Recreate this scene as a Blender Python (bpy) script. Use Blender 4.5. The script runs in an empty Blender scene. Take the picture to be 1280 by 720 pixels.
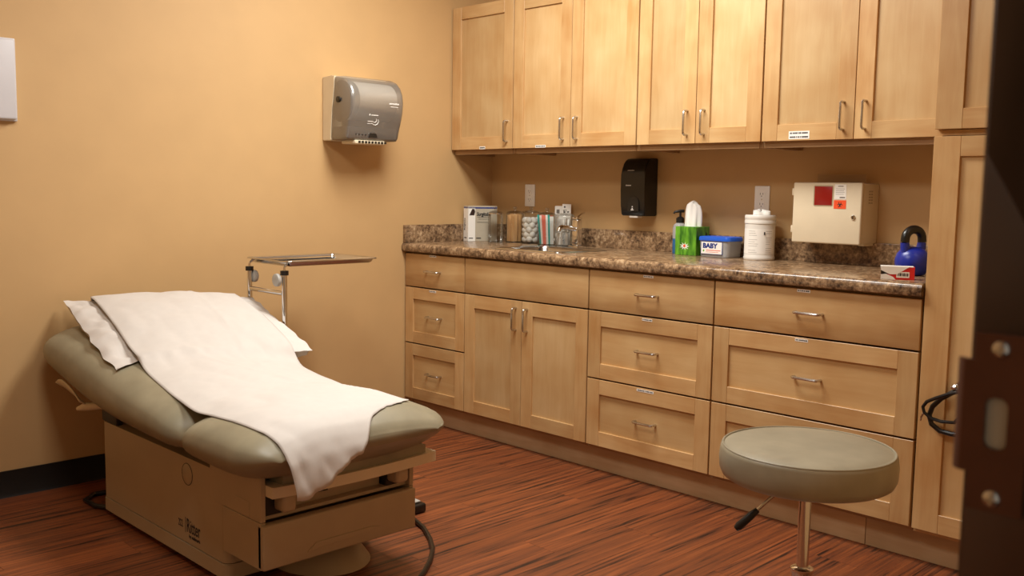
import bpy, bmesh, math, random
from mathutils import Vector, Matrix, noise
random.seed(7)
R = math.radians
S = bpy.context.scene
COL = S.collection

# ------------------------------------------------------------------ camera, world, lights, exposure
cam_d = bpy.data.cameras.new('camera')
cam = bpy.data.objects.new('camera', cam_d); COL.objects.link(cam); S.camera = cam
CX, CY, CZ, YAW, PITCH, ROLL, FPX = 3.8972, -3.6967, 1.1942, 0.7896, -0.1008, 0.0155, 1209.04
fw = Vector((-math.sin(YAW)*math.cos(PITCH), math.cos(YAW)*math.cos(PITCH), math.sin(PITCH)))
r_ = Vector((math.cos(YAW), math.sin(YAW), 0)); u_ = r_.cross(fw)
r2 = math.cos(ROLL)*r_ + math.sin(ROLL)*u_; u2 = -math.sin(ROLL)*r_ + math.cos(ROLL)*u_
M4 = Matrix.Identity(4)
for i in range(3):
    M4[i][0], M4[i][1], M4[i][2] = r2[i], u2[i], -fw[i]
M4[0][3], M4[1][3], M4[2][3] = CX, CY, CZ
cam.matrix_world = M4
cam_d.sensor_width = 36.0; cam_d.lens = FPX/1280*36.0
cam_d.clip_start = 0.02; cam_d.clip_end = 60
cam_d.dof.use_dof = True; cam_d.dof.focus_distance = 4.0; cam_d.dof.aperture_fstop = 8.0

W = bpy.data.worlds.new('world'); S.world = W; W.use_nodes = True
W.node_tree.nodes['Background'].inputs[0].default_value = (1.0, 0.85, 0.68, 1)
W.node_tree.nodes['Background'].inputs[1].default_value = 0.30

LIGHT_COL = (1.0, 0.985, 0.93)
LIGHTS = [((1.38, -1.25, 2.585), 1.15, 0.55, 57.0), ((1.85, -2.75, 2.585), 1.15, 0.55, 24.0)]
S.view_settings.view_transform = 'Standard'; S.view_settings.look = 'None'
S.view_settings.exposure = 0.0; S.view_settings.gamma = 1.0
S.view_settings.use_curve_mapping = False
for (p, sx, sy, e) in LIGHTS:
    ld = bpy.data.lights.new('troffer_lamp', 'AREA'); ld.shape = 'RECTANGLE'; ld.size = sx; ld.size_y = sy
    ld.energy = e; ld.color = LIGHT_COL
    lo = bpy.data.objects.new('troffer_lamp', ld); lo.location = p; COL.objects.link(lo)

# ------------------------------------------------------------------ materials
def lin(c):
    return tuple(((v/255)/12.92 if v/255 <= .04045 else ((v/255+.055)/1.055)**2.4) for v in c) + (1.0,)
def newmat(name):
    m = bpy.data.materials.new(name); m.use_nodes = True
    return m, m.node_tree.nodes, m.node_tree.links, m.node_tree.nodes['Principled BSDF']
def plain(name, rgb, rough=.5, metal=0., var=.04, scale=12., bump=0., coat=0.):
    m, n, l, p = newmat(name)
    tc = n.new('ShaderNodeTexCoord'); nz = n.new('ShaderNodeTexNoise'); nz.inputs['Scale'].default_value = scale
    nz.inputs['Detail'].default_value = 4
    l.new(tc.outputs['Object'], nz.inputs['Vector'])
    rp = n.new('ShaderNodeValToRGB'); c = lin(rgb)
    rp.color_ramp.elements[0].position = .3; rp.color_ramp.elements[1].position = .7
    rp.color_ramp.elements[0].color = tuple(max(0, v*(1-var*2)) for v in c[:3])+(1,)
    rp.color_ramp.elements[1].color = tuple(min(1, v*(1+var*2)) for v in c[:3])+(1,)
    l.new(nz.outputs['Fac'], rp.inputs['Fac']); l.new(rp.outputs['Color'], p.inputs['Base Color'])
    p.inputs['Roughness'].default_value = rough; p.inputs['Metallic'].default_value = metal
    p.inputs['Coat Weight'].default_value = coat
    if bump:
        b = n.new('ShaderNodeBump'); b.inputs['Strength'].default_value = bump; b.inputs['Distance'].default_value = .002
        l.new(nz.outputs['Fac'], b.inputs['Height']); l.new(b.outputs['Normal'], p.inputs['Normal'])
    return m
def wood(name, axis, lo=(186, 139, 86), hi=(211, 175, 124), rough=.36):
    m, n, l, p = newmat(name)
    tc = n.new('ShaderNodeTexCoord'); oi = n.new('ShaderNodeObjectInfo')
    mul = n.new('ShaderNodeMath'); mul.operation = 'MULTIPLY'; mul.inputs[1].default_value = 37.0
    l.new(oi.outputs['Random'], mul.inputs[0])
    add = n.new('ShaderNodeVectorMath'); add.operation = 'ADD'
    l.new(tc.outputs['Object'], add.inputs[0]); l.new(mul.outputs[0], add.inputs[1])
    mp = n.new('ShaderNodeMapping'); sc = [16., 16., 16.]; sc[axis] = 1.6
    mp.inputs['Scale'].default_value = sc; l.new(add.outputs[0], mp.inputs['Vector'])
    nz = n.new('ShaderNodeTexNoise'); nz.inputs['Scale'].default_value = 2.2; nz.inputs['Detail'].default_value = 6
    nz.inputs['Roughness'].default_value = .6; nz.inputs['Distortion'].default_value = .6
    l.new(mp.outputs[0], nz.inputs['Vector'])
    nb = n.new('ShaderNodeTexNoise'); nb.inputs['Scale'].default_value = 5.; nb.inputs['Detail'].default_value = 2
    l.new(add.outputs[0], nb.inputs['Vector'])
    mx = n.new('ShaderNodeMix'); mx.data_type = 'FLOAT'; mx.inputs[0].default_value = .6
    l.new(nz.outputs['Fac'], mx.inputs[2]); l.new(nb.outputs['Fac'], mx.inputs[3])
    rp = n.new('ShaderNodeValToRGB')
    rp.color_ramp.elements[0].position = .33; rp.color_ramp.elements[0].color = lin(lo)
    rp.color_ramp.elements[1].position = .66; rp.color_ramp.elements[1].color = lin(hi)
    l.new(mx.outputs[0], rp.inputs['Fac'])
    hs = n.new('ShaderNodeHueSaturation')
    mr = n.new('ShaderNodeMapRange'); mr.inputs['To Min'].default_value = .88; mr.inputs['To Max'].default_value = 1.06
    l.new(oi.outputs['Random'], mr.inputs['Value']); l.new(mr.outputs[0], hs.inputs['Value'])
    l.new(rp.outputs['Color'], hs.inputs['Color']); l.new(hs.outputs['Color'], p.inputs['Base Color'])
    p.inputs['Roughness'].default_value = rough
    bp = n.new('ShaderNodeBump'); bp.inputs['Strength'].default_value = .06; bp.inputs['Distance'].default_value = .001
    l.new(nz.outputs['Fac'], bp.inputs['Height']); l.new(bp.outputs['Normal'], p.inputs['Normal'])
    return m
def floor_wood(name):
    m, n, l, p = newmat(name)
    tc = n.new('ShaderNodeTexCoord'); oi = n.new('ShaderNodeObjectInfo')
    mul = n.new('ShaderNodeMath'); mul.operation = 'MULTIPLY'; mul.inputs[1].default_value = 53.0
    l.new(oi.outputs['Random'], mul.inputs[0])
    add = n.new('ShaderNodeVectorMath'); add.operation = 'ADD'
    l.new(tc.outputs['Object'], add.inputs[0]); l.new(mul.outputs[0], add.inputs[1])
    mp = n.new('ShaderNodeMapping'); mp.inputs['Scale'].default_value = (1., .030, 1.)
    l.new(add.outputs[0], mp.inputs['Vector'])
    nz = n.new('ShaderNodeTexNoise'); nz.inputs['Scale'].default_value = 78.; nz.inputs['Detail'].default_value = 5
    nz.inputs['Roughness'].default_value = .55; nz.inputs['Distortion'].default_value = .5
    l.new(mp.outputs[0], nz.inputs['Vector'])
    rp = n.new('ShaderNodeValToRGB'); e = rp.color_ramp.elements
    e[0].position = .35; e[0].color = lin((40, 20, 11)); e[1].position = .70; e[1].color = lin((150, 84, 45))
    k = e.new(.43); k.color = lin((106, 57, 33)); k = e.new(.57); k.color = lin((131, 70, 36))
    l.new(nz.outputs['Fac'], rp.inputs['Fac'])
    hs = n.new('ShaderNodeHueSaturation')
    mr = n.new('ShaderNodeMapRange'); mr.inputs['To Min'].default_value = .88; mr.inputs['To Max'].default_value = 1.1
    l.new(oi.outputs['Random'], mr.inputs['Value']); l.new(mr.outputs[0], hs.inputs['Value'])
    l.new(rp.outputs['Color'], hs.inputs['Color']); l.new(hs.outputs['Color'], p.inputs['Base Color'])
    p.inputs['Roughness'].default_value = .42
    bp = n.new('ShaderNodeBump'); bp.inputs['Strength'].default_value = .15; bp.inputs['Distance'].default_value = .001
    l.new(nz.outputs['Fac'], bp.inputs['Height']); l.new(bp.outputs['Normal'], p.inputs['Normal'])
    return m
def granite(name):
    m, n, l, p = newmat(name)
    tc = n.new('ShaderNodeTexCoord')
    n1 = n.new('ShaderNodeTexNoise'); n1.inputs['Scale'].default_value = 62.; n1.inputs['Detail'].default_value = 5; n1.inputs['Roughness'].default_value = .7
    n2 = n.new('ShaderNodeTexNoise'); n2.inputs['Scale'].default_value = 16.; n2.inputs['Detail'].default_value = 3
    l.new(tc.outputs['Object'], n1.inputs['Vector']); l.new(tc.outputs['Object'], n2.inputs['Vector'])
    rp = n.new('ShaderNodeValToRGB'); e = rp.color_ramp.elements
    e[0].position = .36; e[0].color = lin((58, 42, 32)); e[1].position = .68; e[1].color = lin((208, 182, 146))
    k = e.new(.46); k.color = lin((118, 92, 68)); k = e.new(.55); k.color = lin((156, 126, 94))
    mx = n.new('ShaderNodeMix'); mx.data_type = 'FLOAT'; mx.inputs[0].default_value = .3
    l.new(n1.outputs['Fac'], mx.inputs[2]); l.new(n2.outputs['Fac'], mx.inputs[3])
    l.new(mx.outputs[0], rp.inputs['Fac']); l.new(rp.outputs['Color'], p.inputs['Base Color'])
    p.inputs['Roughness'].default_value = .22
    return m
def glassy(name, tint, gloss=.12, rough=.03, diffuse=None, dmix=0.):
    m, n, l, p = newmat(name); n.remove(p); out = n['Material Output']
    tr = n.new('ShaderNodeBsdfTransparent'); tr.inputs[0].default_value = tint+(1,)
    gl = n.new('ShaderNodeBsdfGlossy'); gl.inputs['Roughness'].default_value = rough
    fr = n.new('ShaderNodeLayerWeight'); fr.inputs['Blend'].default_value = .35
    mr = n.new('ShaderNodeMapRange'); mr.inputs['To Min'].default_value = gloss*.35; mr.inputs['To Max'].default_value = min(1, gloss*3.5)
    l.new(fr.outputs['Fresnel'], mr.inputs['Value'])
    base = tr.outputs[0]
    if diffuse:
        df = n.new('ShaderNodeBsdfDiffuse'); df.inputs[0].default_value = diffuse
        m1 = n.new('ShaderNodeMixShader'); m1.inputs[0].default_value = dmix
        l.new(base, m1.inputs[1]); l.new(df.outputs[0], m1.inputs[2]); base = m1.outputs[0]
    mx = n.new('ShaderNodeMixShader'); l.new(mr.outputs[0], mx.inputs[0])
    l.new(base, mx.inputs[1]); l.new(gl.outputs[0], mx.inputs[2]); l.new(mx.outputs[0], out.inputs[0])
    return m
def emit(name, rgb, s):
    m, n, l, p = newmat(name)
    p.inputs['Base Color'].default_value = (.8, .8, .8, 1)
    p.inputs['Emission Color'].default_value = rgb+(1,); p.inputs['Emission Strength'].default_value = s
    return m
def paper_mat(name, rgb):
    m = plain(name, rgb, .75, 0, .01, 30, .05)
    return m

MT = {}
MT['wall'] = plain('wall_paint', (200, 163, 113), .62, 0, .012, 6, .04)
MT['wall_white'] = plain('ceiling_white', (228, 222, 210), .8, 0, .01)
MT['black_base'] = plain('black_rubber', (22, 20, 19), .45)
MT['floor'] = floor_wood('floor_wood')
MT['sub'] = plain('subfloor_dark', (28, 15, 10), .8)
MT['wv'] = wood('maple_upright_grain', 2)
MT['wh'] = wood('maple_level_grain', 0)
MT['wp'] = wood('maple_panel', 2, (191, 150, 98), (209, 177, 129))
MT['wph'] = wood('maple_panel_level', 0, (188, 145, 93), (206, 172, 122))
MT['wcar'] = wood('maple_carcass', 0, (155, 116, 75), (182, 145, 102), .5)
MT['toe'] = wood('maple_toe_board', 0, (173, 139, 100), (196, 166, 129), .5)
MT['granite'] = granite('brown_granite_laminate')
MT['chrome'] = plain('polished_chrome', (226, 226, 226), .1, 1., .01)
MT['nickel'] = plain('brushed_nickel', (205, 202, 196), .24, 1., .02)
MT['steel'] = plain('stainless_steel', (205, 205, 203), .2, 1., .02)
MT['vinyl'] = plain('olive_vinyl', (142, 134, 111), .4, 0, .07, 9, .05)
MT['cream'] = plain('cream_enamel', (177, 158, 128), .42, 0, .015)
MT['cream2'] = plain('cream_plastic', (222, 207, 178), .45, 0, .015)
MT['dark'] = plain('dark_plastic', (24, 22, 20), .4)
MT['darkgap'] = plain('dark_metal', (46, 40, 34), .5)
MT['paper'] = paper_mat('exam_paper', (204, 198, 192))
MT['case'] = paper_mat('pillow_paper', (209, 203, 197))
MT['white'] = plain('white_plastic', (226, 222, 214), .35, 0, .01)
MT['greywhite'] = plain('cool_white_plastic', (206, 204, 208), .4, 0, .01)
MT['bright'] = plain('bright_white_plastic', (247, 245, 241), .35, 0, .005)
MT['label'] = plain('label_paper', (242, 239, 232), .6, 0, .01)
MT['ink'] = plain('black_ink', (34, 32, 36), .6)
MT['greyink'] = plain('grey_ink', (120, 112, 104), .6)
MT['blueink'] = plain('blue_ink', (34, 56, 130), .6)
MT['greytext'] = plain('pale_print', (214, 212, 208), .5)
MT['bronze'] = plain('brown_door_frame', (74, 49, 32), .45)
MT['strike'] = plain('bronze_strike', (96, 58, 42), .42, .35, .05, 30)
MT['smoke'] = glassy('smoked_plastic', (.66, .63, .59), .28, .2, lin((196, 188, 178)), .27)
MT['glass'] = glassy('clear_glass', (.93, .94, .93), .16, .02)
MT['clear'] = glassy('clear_plastic', (.93, .92, .9), .06, .08, (.8, .8, .8, 1), .03)
MT['tub'] = glassy('milky_plastic', (.66, .67, .68), .1, .2, (.66, .66, .66, 1), .5)
MT['bluegel'] = glassy('blue_gel', (.45, .74, .96), .14, .08, lin((64, 134, 196)), .6)
MT['blue'] = plain('blue_lid_plastic', (26, 92, 206), .35)
MT['kblue'] = plain('blue_vinyl_coat', (26, 44, 150), .3, 0, .05, 20)
MT['blackrub'] = plain('black_coat', (20, 18, 17), .3)
MT['red'] = plain('red_card', (214, 34, 30), .5)
MT['redwin'] = plain('red_translucent', (150, 26, 20), .25)
MT['orange'] = plain('orange_label', (238, 82, 34), .5)
MT['stick'] = wood('birch_stick', 2, (206, 150, 92), (236, 190, 132), .6)
MT['cotton'] = plain('cotton_wool', (238, 234, 226), .9, 0, .03, 60, .4)
MT['teal'] = plain('teal_print', (44, 160, 150), .5)
MT['coral'] = plain('coral_print', (232, 118, 98), .5)
MT['foil'] = plain('foil_print', (206, 204, 200), .35, .35, .12, 40)
MT['boxgrey'] = plain('box_taupe', (186, 176, 156), .55)
MT['brownpic'] = plain('brown_print', (48, 28, 20), .6)
MT['tissue'] = plain('tissue_paper', (240, 238, 232), .85, 0, .01)
MT['diffuser'] = emit('lamp_diffuser', LIGHT_COL, 1.0)
MT['knobgrey'] = plain('grey_plastic', (178, 176, 170), .4)
MT['seatgrey'] = plain('stool_vinyl', (150, 143, 122), .38, 0, .08, 9, .05)
MT['silverface'] = plain('socket_dark_green', (26, 40, 36), .4)
def green_box():
    m, n, l, p = newmat('green_grass_print')
    tc = n.new('ShaderNodeTexCoord'); mp = n.new('ShaderNodeMapping'); mp.inputs['Scale'].default_value = (60, 60, 14)
    l.new(tc.outputs['Object'], mp.inputs['Vector'])
    nz = n.new('ShaderNodeTexNoise'); nz.inputs['Scale'].default_value = 1.; nz.inputs['Detail'].default_value = 5
    l.new(mp.outputs[0], nz.inputs['Vector'])
    rp = n.new('ShaderNodeValToRGB'); rp.color_ramp.elements[0].position = .35; rp.color_ramp.elements[1].position = .7
    rp.color_ramp.elements[0].color = lin((44, 104, 22)); rp.color_ramp.elements[1].color = lin((116, 184, 48))
    l.new(nz.outputs['Fac'], rp.inputs['Fac']); l.new(rp.outputs['Color'], p.inputs['Base Color']); p.inputs['Roughness'].default_value = .4
    return m
MT['green'] = green_box()

# ------------------------------------------------------------------ mesh helpers
class MB:
    def __init__(self): self.bm = bmesh.new()
    def _add(self, verts, faces):
        vs = [self.bm.verts.new(v) for v in verts]
        for f in faces:
            try: self.bm.faces.new([vs[i] for i in f])
            except ValueError: pass
        return vs
    def box(self, x0, x1, y0, y1, z0, z1, bev=0., seg=2):
        t = bmesh.new()
        g = bmesh.ops.create_cube(t, size=1.0)
        for v in g['verts']:
            v.co = Vector(((x0+x1)/2+v.co.x*(x1-x0), (y0+y1)/2+v.co.y*(y1-y0), (z0+z1)/2+v.co.z*(z1-z0)))
        if bev > 0: bmesh.ops.bevel(t, geom=t.edges[:], offset=bev, segments=seg, profile=.5, affect='EDGES')
        self.join(t); return self
    def join(self, t, M=None):
        if M is not None: t.transform(M)
        me = bpy.data.meshes.new('tmp'); t.to_mesh(me); t.free(); self.bm.from_mesh(me); bpy.data.meshes.remove(me)
    def tube(self, pts, r, n=10, closed=False, cap=True):
        P = [Vector(p) for p in pts]; N = len(P)
        rs = r if isinstance(r, (list, tuple)) else [r]*N
        verts = []; up = None
        for i, p in enumerate(P):
            if closed: t = (P[(i+1) % N]-P[i-1])
            else: t = (P[min(i+1, N-1)]-P[max(i-1, 0)])
            t.normalize()
            if up is None:
                up = Vector((0, 0, 1)) if abs(t.z) < .9 else Vector((1, 0, 0))
            a = (up - t*up.dot(t)); a.normalize(); up = a; b = t.cross(a)
            for k in range(n):
                an = 2*math.pi*k/n; verts.append(p + (a*math.cos(an)+b*math.sin(an))*rs[i])
        faces = []
        rng = N if closed else N-1
        for i in range(rng):
            j = (i+1) % N
            for k in range(n):
                faces.append((i*n+k, i*n+(k+1) % n, j*n+(k+1) % n, j*n+k))
        if cap and not closed:
            faces.append(tuple(range(n-1, -1, -1))); faces.append(tuple((N-1)*n+k for k in range(n)))
        self._add(verts, faces); return self
    def cyl(self, p0, p1, r0, r1=None, n=20):
        return self.tube([p0, p1], [r0, r0 if r1 is None else r1], n)
    def lathe(self, prof, c=(0, 0, 0), n=32, axis='z', cap=True):
        verts = []; faces = []
        for (r, h) in prof:
            for k in range(n):
                a = 2*math.pi*k/n; x, y = r*math.cos(a), r*math.sin(a)
                if axis == 'z': v = (c[0]+x, c[1]+y, c[2]+h)
                elif axis == 'y': v = (c[0]+x, c[1]+h, c[2]+y)
                else: v = (c[0]+h, c[1]+x, c[2]+y)
                verts.append(v)
        for i in range(len(prof)-1):
            for k in range(n): faces.append((i*n+k, i*n+(k+1) % n, (i+1)*n+(k+1) % n, (i+1)*n+k))
        if cap:
            faces.append(tuple(range(n-1, -1, -1))); m = (len(prof)-1)*n; faces.append(tuple(m+k for k in range(n)))
        self._add(verts, faces); return self
    def prism(self, poly, axis, a, b):
        def mk(p, h):
            return {'x': (h, p[0], p[1]), 'y': (p[0], h, p[1]), 'z': (p[0], p[1], h)}[axis]
        n = len(poly); verts = [mk(p, a) for p in poly]+[mk(p, b) for p in poly]
        faces = [tuple(range(n-1, -1, -1)), tuple(range(n, 2*n))]
        faces += [(i, (i+1) % n, n+(i+1) % n, n+i) for i in range(n)]
        self._add(verts, faces); return self
    def grid(self, fn, nu, nv, wrap_v=False):
        verts = [fn(i/(nu-1), j/(nv if wrap_v else nv-1)) for i in range(nu) for j in range(nv)]
        faces = []
        for i in range(nu-1):
            for j in range(nv if wrap_v else nv-1):
                k = (j+1) % nv; faces.append((i*nv+j, (i+1)*nv+j, (i+1)*nv+k, i*nv+k))
        self._add(verts, faces); return self
    def ball(self, c, r, sub=2, s=(1, 1, 1)):
        t = bmesh.new(); bmesh.ops.create_icosphere(t, subdivisions=sub, radius=r)
        self.join(t, Matrix.Translation(c) @ Matrix.Diagonal((*s, 1))); return self
    def xf(self, M): self.bm.transform(M); return self
    def mesh(self, name, mat, off=(0, 0, 0), ang=35., flat=False, recalc=True):
        bm = self.bm
        bmesh.ops.remove_doubles(bm, verts=bm.verts[:], dist=1e-6)
        if recalc: bmesh.ops.recalc_face_normals(bm, faces=bm.faces[:])
        bm.transform(Matrix.Translation(-Vector(off)))
        me = bpy.data.meshes.new(name); bm.to_mesh(me); bm.free()
        me.materials.append(mat)
        if not flat:
            me.polygons.foreach_set('use_smooth', [True]*len(me.polygons)); me.set_sharp_from_angle(angle=R(ang))
        return me
    def build(self, name, mat, parent=None, local=False, **kw):
        off = Vector((0, 0, 0))
        if parent is not None and not local:
            o = parent
            while o is not None: off += o.location; o = o.parent
        me = self.mesh(name, mat, off, **kw)
        o = bpy.data.objects.new(name, me); COL.objects.link(o); o.parent = parent
        return o
def thing(name, label, cat, loc=(0, 0, 0), rot=0., group=None):
    o = bpy.data.objects.new(name, None); COL.objects.link(o); o.empty_display_size = .05
    o.location = loc; o.rotation_euler = (0, 0, rot); o['label'] = label; o['category'] = cat
    if group: o['group'] = group
    return o
def tag(o, label, cat, group=None):
    o['label'] = label; o['category'] = cat
    if group: o['group'] = group
    return o
def struct(o): o['kind'] = 'structure'; return o
def text(body, size, name, mat, parent, loc, rot, sx=1., depth=.0004, align='LEFT', bold=0., shear=0.):
    cu = bpy.data.curves.new('text', 'FONT'); cu.body = body; cu.size = size; cu.extrude = depth; cu.align_x = align
    cu.offset = bold; cu.shear = shear; cu.resolution_u = 3
    to = bpy.data.objects.new('text', cu); COL.objects.link(to)
    dg = bpy.context.evaluated_depsgraph_get(); me = bpy.data.meshes.new_from_object(to.evaluated_get(dg))
    bpy.data.objects.remove(to); bpy.data.curves.remove(cu)
    me.transform(Matrix.Diagonal((sx, 1, 1, 1))); me.materials.clear(); me.materials.append(mat)
    o = bpy.data.objects.new(name, me); COL.objects.link(o); o.parent = parent
    off = Vector((0, 0, 0)); q = parent
    while q is not None and parent.get('_local') is None: off += q.location; q = q.parent
    o.location = Vector(loc)-off; o.rotation_euler = rot
    return o
FRONT = (R(90), 0, 0)            # text facing -y
LEFTW = (R(90), 0, R(90))        # text facing +x
def interp(tab, x):
    if x <= tab[0][0]: return tab[0][1:]
    for a, b in zip(tab, tab[1:]):
        if x <= b[0]:
            t = (x-a[0])/(b[0]-a[0])
            return tuple(p+(q-p)*t for p, q in zip(a[1:], b[1:]))
    return tab[-1][1:]
def sm(a, b, x):
    t = min(1, max(0, (x-a)/(b-a))); return t*t*(3-2*t)
def rounded(x0, x1, y0, y1, r, n=5):
    p = []
    for (cx, cy, a) in ((x1-r, y0+r, -90), (x1-r, y1-r, 0), (x0+r, y1-r, 90), (x0+r, y0+r, 180)):
        for k in range(n+1):
            t = R(a+90*k/n); p.append((cx+r*math.cos(t), cy+r*math.sin(t)))
    return p

# ------------------------------------------------------------------ room shell
XR = 3.655                     # inner face of the wall the doorway is in
XRO = 3.80
H = 2.6
floor = struct(MB().box(-.1, 5.4, -5.0, .1, -.1, -.004).build('floor', MT['sub']))
pw, pl = .150, 1.22
pm = MB().box(0.0004, pw-.0004, .0004, pl-.0004, -.0035, 0).mesh('plank', MT['floor'])
def plank_at(x, y, me):
    o = bpy.data.objects.new('plank', me); COL.objects.link(o); o.parent = floor; o.location = (x, y, 0)
i = 0; x = .0
cut = {}
while x < 3.95:
    y = -4.25 + (i*.37 % pl) - pl
    w = pw
    while y < -.55:
        y1 = y+pl
        a, b = max(y, -4.2), min(y1, -.55)
        if b-a > .02:
            if a == y and b == y1: plank_at(x, y, pm)
            else: plank_at(x, a, MB().box(.0004, pw-.0004, .0004, (b-a)-.0004, -.0035, 0).mesh('plank', MT['floor']))
        y = y1
    x += pw; i += 1
struct(MB().box(-.12, 0, -4.6, .12, 0, H).build('wall_left', MT['wall']))
struct(MB().box(0, XRO, 0, .12, 0, H).build('wall_back', MT['wall']))
struct(MB().box(0, XR, -4.6, -4.48, 0, H).build('wall_front', MT['wall']))
mb = MB(); mb.box(XR, XRO, -2.95, 0, 0, H); mb.box(XR, XRO, -4.6, -4.05, 0, H); mb.box(XR, XRO, -4.05, -2.95, 2.16, H)
struct(mb.build('wall_right', MT['wall']))
struct(MB().box(-.12, XRO, -4.6, .12, H, H+.1).build('ceiling', MT['wall_white']))
mb = MB(); mb.prism([(0, .0), (.013, .0), (.007, .012), (.006, .1016), (0, .1016)], 'y', -4.47, -.63)
struct(mb.build('baseboard_left', MT['black_base']))

for (p, sx, sy, e) in LIGHTS:
    first = p[1] > -2
    t = thing('ceiling_light', 'recessed ceiling light panel nearer to the wall cabinets' if first else 'recessed ceiling light panel nearer to the doorway', 'light', (p[0], p[1], H), 0, 'ceiling light panels')
    mb = MB(); X, Y = sx/2+.03, sy/2+.03
    for (a, b, c, d_) in ((-X, X, -Y, -Y+.03), (-X, X, Y-.03, Y), (-X, -X+.03, -Y+.03, Y-.03), (X-.03, X, -Y+.03, Y-.03)):
        mb.box(p[0]+a, p[0]+b, p[1]+c, p[1]+d_, H-.012, H)
    mb.build('frame', MT['white'], t)
    MB().box(p[0]-X+.03, p[0]+X-.03, p[1]-Y+.03, p[1]+Y-.03, H-.006, H).build('diffuser', MT['diffuser'], t)

# door frame with strike plate (camera stands in the doorway)
YJ = -3.0
mb = MB()
for (ya, yb) in ((YJ, -2.95), (-4.05, -4.0)):
    mb.box(XR-.006, XRO+.006, ya, yb, 0, 2.16, .003)
mb.box(XR-.006, XRO+.006, -4.0, YJ, 2.11, 2.16, .003)
mb.box(XR-.006, XR+.002, -2.95, -2.905, 0, 2.16, .002); mb.box(XR-.006, XR+.002, -4.095, -4.05, 0, 2.16, .002)
mb.box(XR+.062, XR+.115, YJ-.016, YJ, 0, 2.11, .002)
mb.box(XR+.062, XR+.115, -4.0, -3.984, 0, 2.11, .002)
door = struct(mb.build('door_1', MT['bronze']))
# strike plate: outline in x-z, with lip to the left
def plate():
    zc = 1.040; x0, x1 = 3.6535, 3.690
    out = [(x0, zc-.062), (x1, zc-.062), (x1, zc+.062), (x0, zc+.062), (x0, zc+.043), (3.6475, zc+.043), (3.6475, zc-.036), (x0, zc-.036)]
    hole = rounded(3.6625, 3.6775, zc-.018, zc+.018, .006, 4)
    bm = bmesh.new()
    ov = [bm.verts.new((p[0], YJ-.0042, p[1])) for p in out]; hv = [bm.verts.new((p[0], YJ-.0042, p[1])) for p in hole]
    es = [bm.edges.new((ov[k], ov[(k+1) % len(ov)])) for k in range(len(ov))]+[bm.edges.new((hv[k], hv[(k+1) % len(hv)])) for k in range(len(hv))]
    bmesh.ops.triangle_fill(bm, use_beauty=True, edges=es)
    g = bmesh.ops.extrude_face_region(bm, geom=bm.faces[:])
    for v in g['geom']:
        if isinstance(v, bmesh.types.BMVert): v.co.y += .004
    m = MB(); m.bm.free(); m.bm = bm
    # curled lip
    m.prism([(3.6475, YJ-.0042), (3.6475, YJ-.0002), (3.6425, YJ+.003), (3.6415, YJ+.001), (3.644, YJ-.002)], 'z', zc-.036, zc+.043)
    return m
st = plate().build('strike_plate', MT['strike'], door); st['label'] = 'reddish bronze strike plate'
MB().box(3.662, 3.678, YJ-.0001, YJ+.0002, 1.021, 1.059).build('latch_hole', MT['boxgrey'], st)
for zz in (1.092, .988):
    mb = MB(); mb.lathe([(.0001, -.0068), (.003, -.0066), (.0055, -.0055), (.0062, -.0042)], (3.6705, YJ, zz), 16, 'y')
    mb.box(3.6665, 3.6745, YJ-.0072, YJ-.0062, zz-.0006, zz+.0006); mb.box(3.6699, 3.6711, YJ-.0072, YJ-.0062, zz-.004, zz+.004)
    mb.build('screw', MT['steel'], st)

# ------------------------------------------------------------------ cabinets
G = .0034
def handle_mesh(L, vertical):
    pts = []; h = L/2; d = .028; r = .012
    prof = [(-h, 0), (-h, -d+r)]
    for k in range(1, 5): a = R(90*k/4); prof.append((-h+r-r*math.cos(a), -d+r-r*math.sin(a)))
    for k in range(0, 5): a = R(90*k/4); prof.append((h-r+r*math.sin(a), -d+r-r*math.cos(a)))
    prof.append((h, 0))
    mb = MB(); mb.tube([((0, y, s) if vertical else (s, y, 0)) for s, y in prof], .005, 8)
    return mb.mesh('handle', MT['nickel'])
HV = handle_mesh(.1, True); HH = handle_mesh(.1, False)
def off_of(p):
    o = Vector((0, 0, 0))
    while p is not None: o += p.location; p = p.parent
    return o
def put(me, parent, loc):
    o = bpy.data.objects.new(me.name, me); COL.objects.link(o); o.parent = parent; o.location = Vector(loc)-off_of(parent); return o
def sticker(parent, x, y, z, w, h=.010, lines=1):
    s = MB().box(x-w/2, x+w/2, y-.0006, y, z-h/2, z+h/2).build('label_sticker', MT['label'], parent)
    s['label'] = 'small white printed label strip'
    return s
def printed(parent_thing_part, x, y, z, w, h, rows):
    """rows of unreadable small print joined to the sticker's own mesh (second material)"""
    me = parent_thing_part.data; me.materials.append(MT['ink'])
    bm = bmesh.new(); bm.from_mesh(me); off = off_of(parent_thing_part)
    for k in range(rows):
        zz = z + h*(.5-(k+.5)/rows)
        xx = x-w*.44
        while xx < x+w*.42:
            ww = random.uniform(.0025, .007); 
            vs = [bm.verts.new(Vector(q)-off) for q in ((xx, y-.0008, zz-h*.2/rows), (min(xx+ww, x+w*.45), y-.0008, zz-h*.2/rows), (min(xx+ww, x+w*.45), y-.0008, zz+h*.2/rows), (xx, y-.0008, zz+h*.2/rows))]
            f = bm.faces.new(vs); f.material_index = 1
            xx += ww+random.choice((.0008, .0008, .003))
    bm.to_mesh(me); bm.free()
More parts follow.
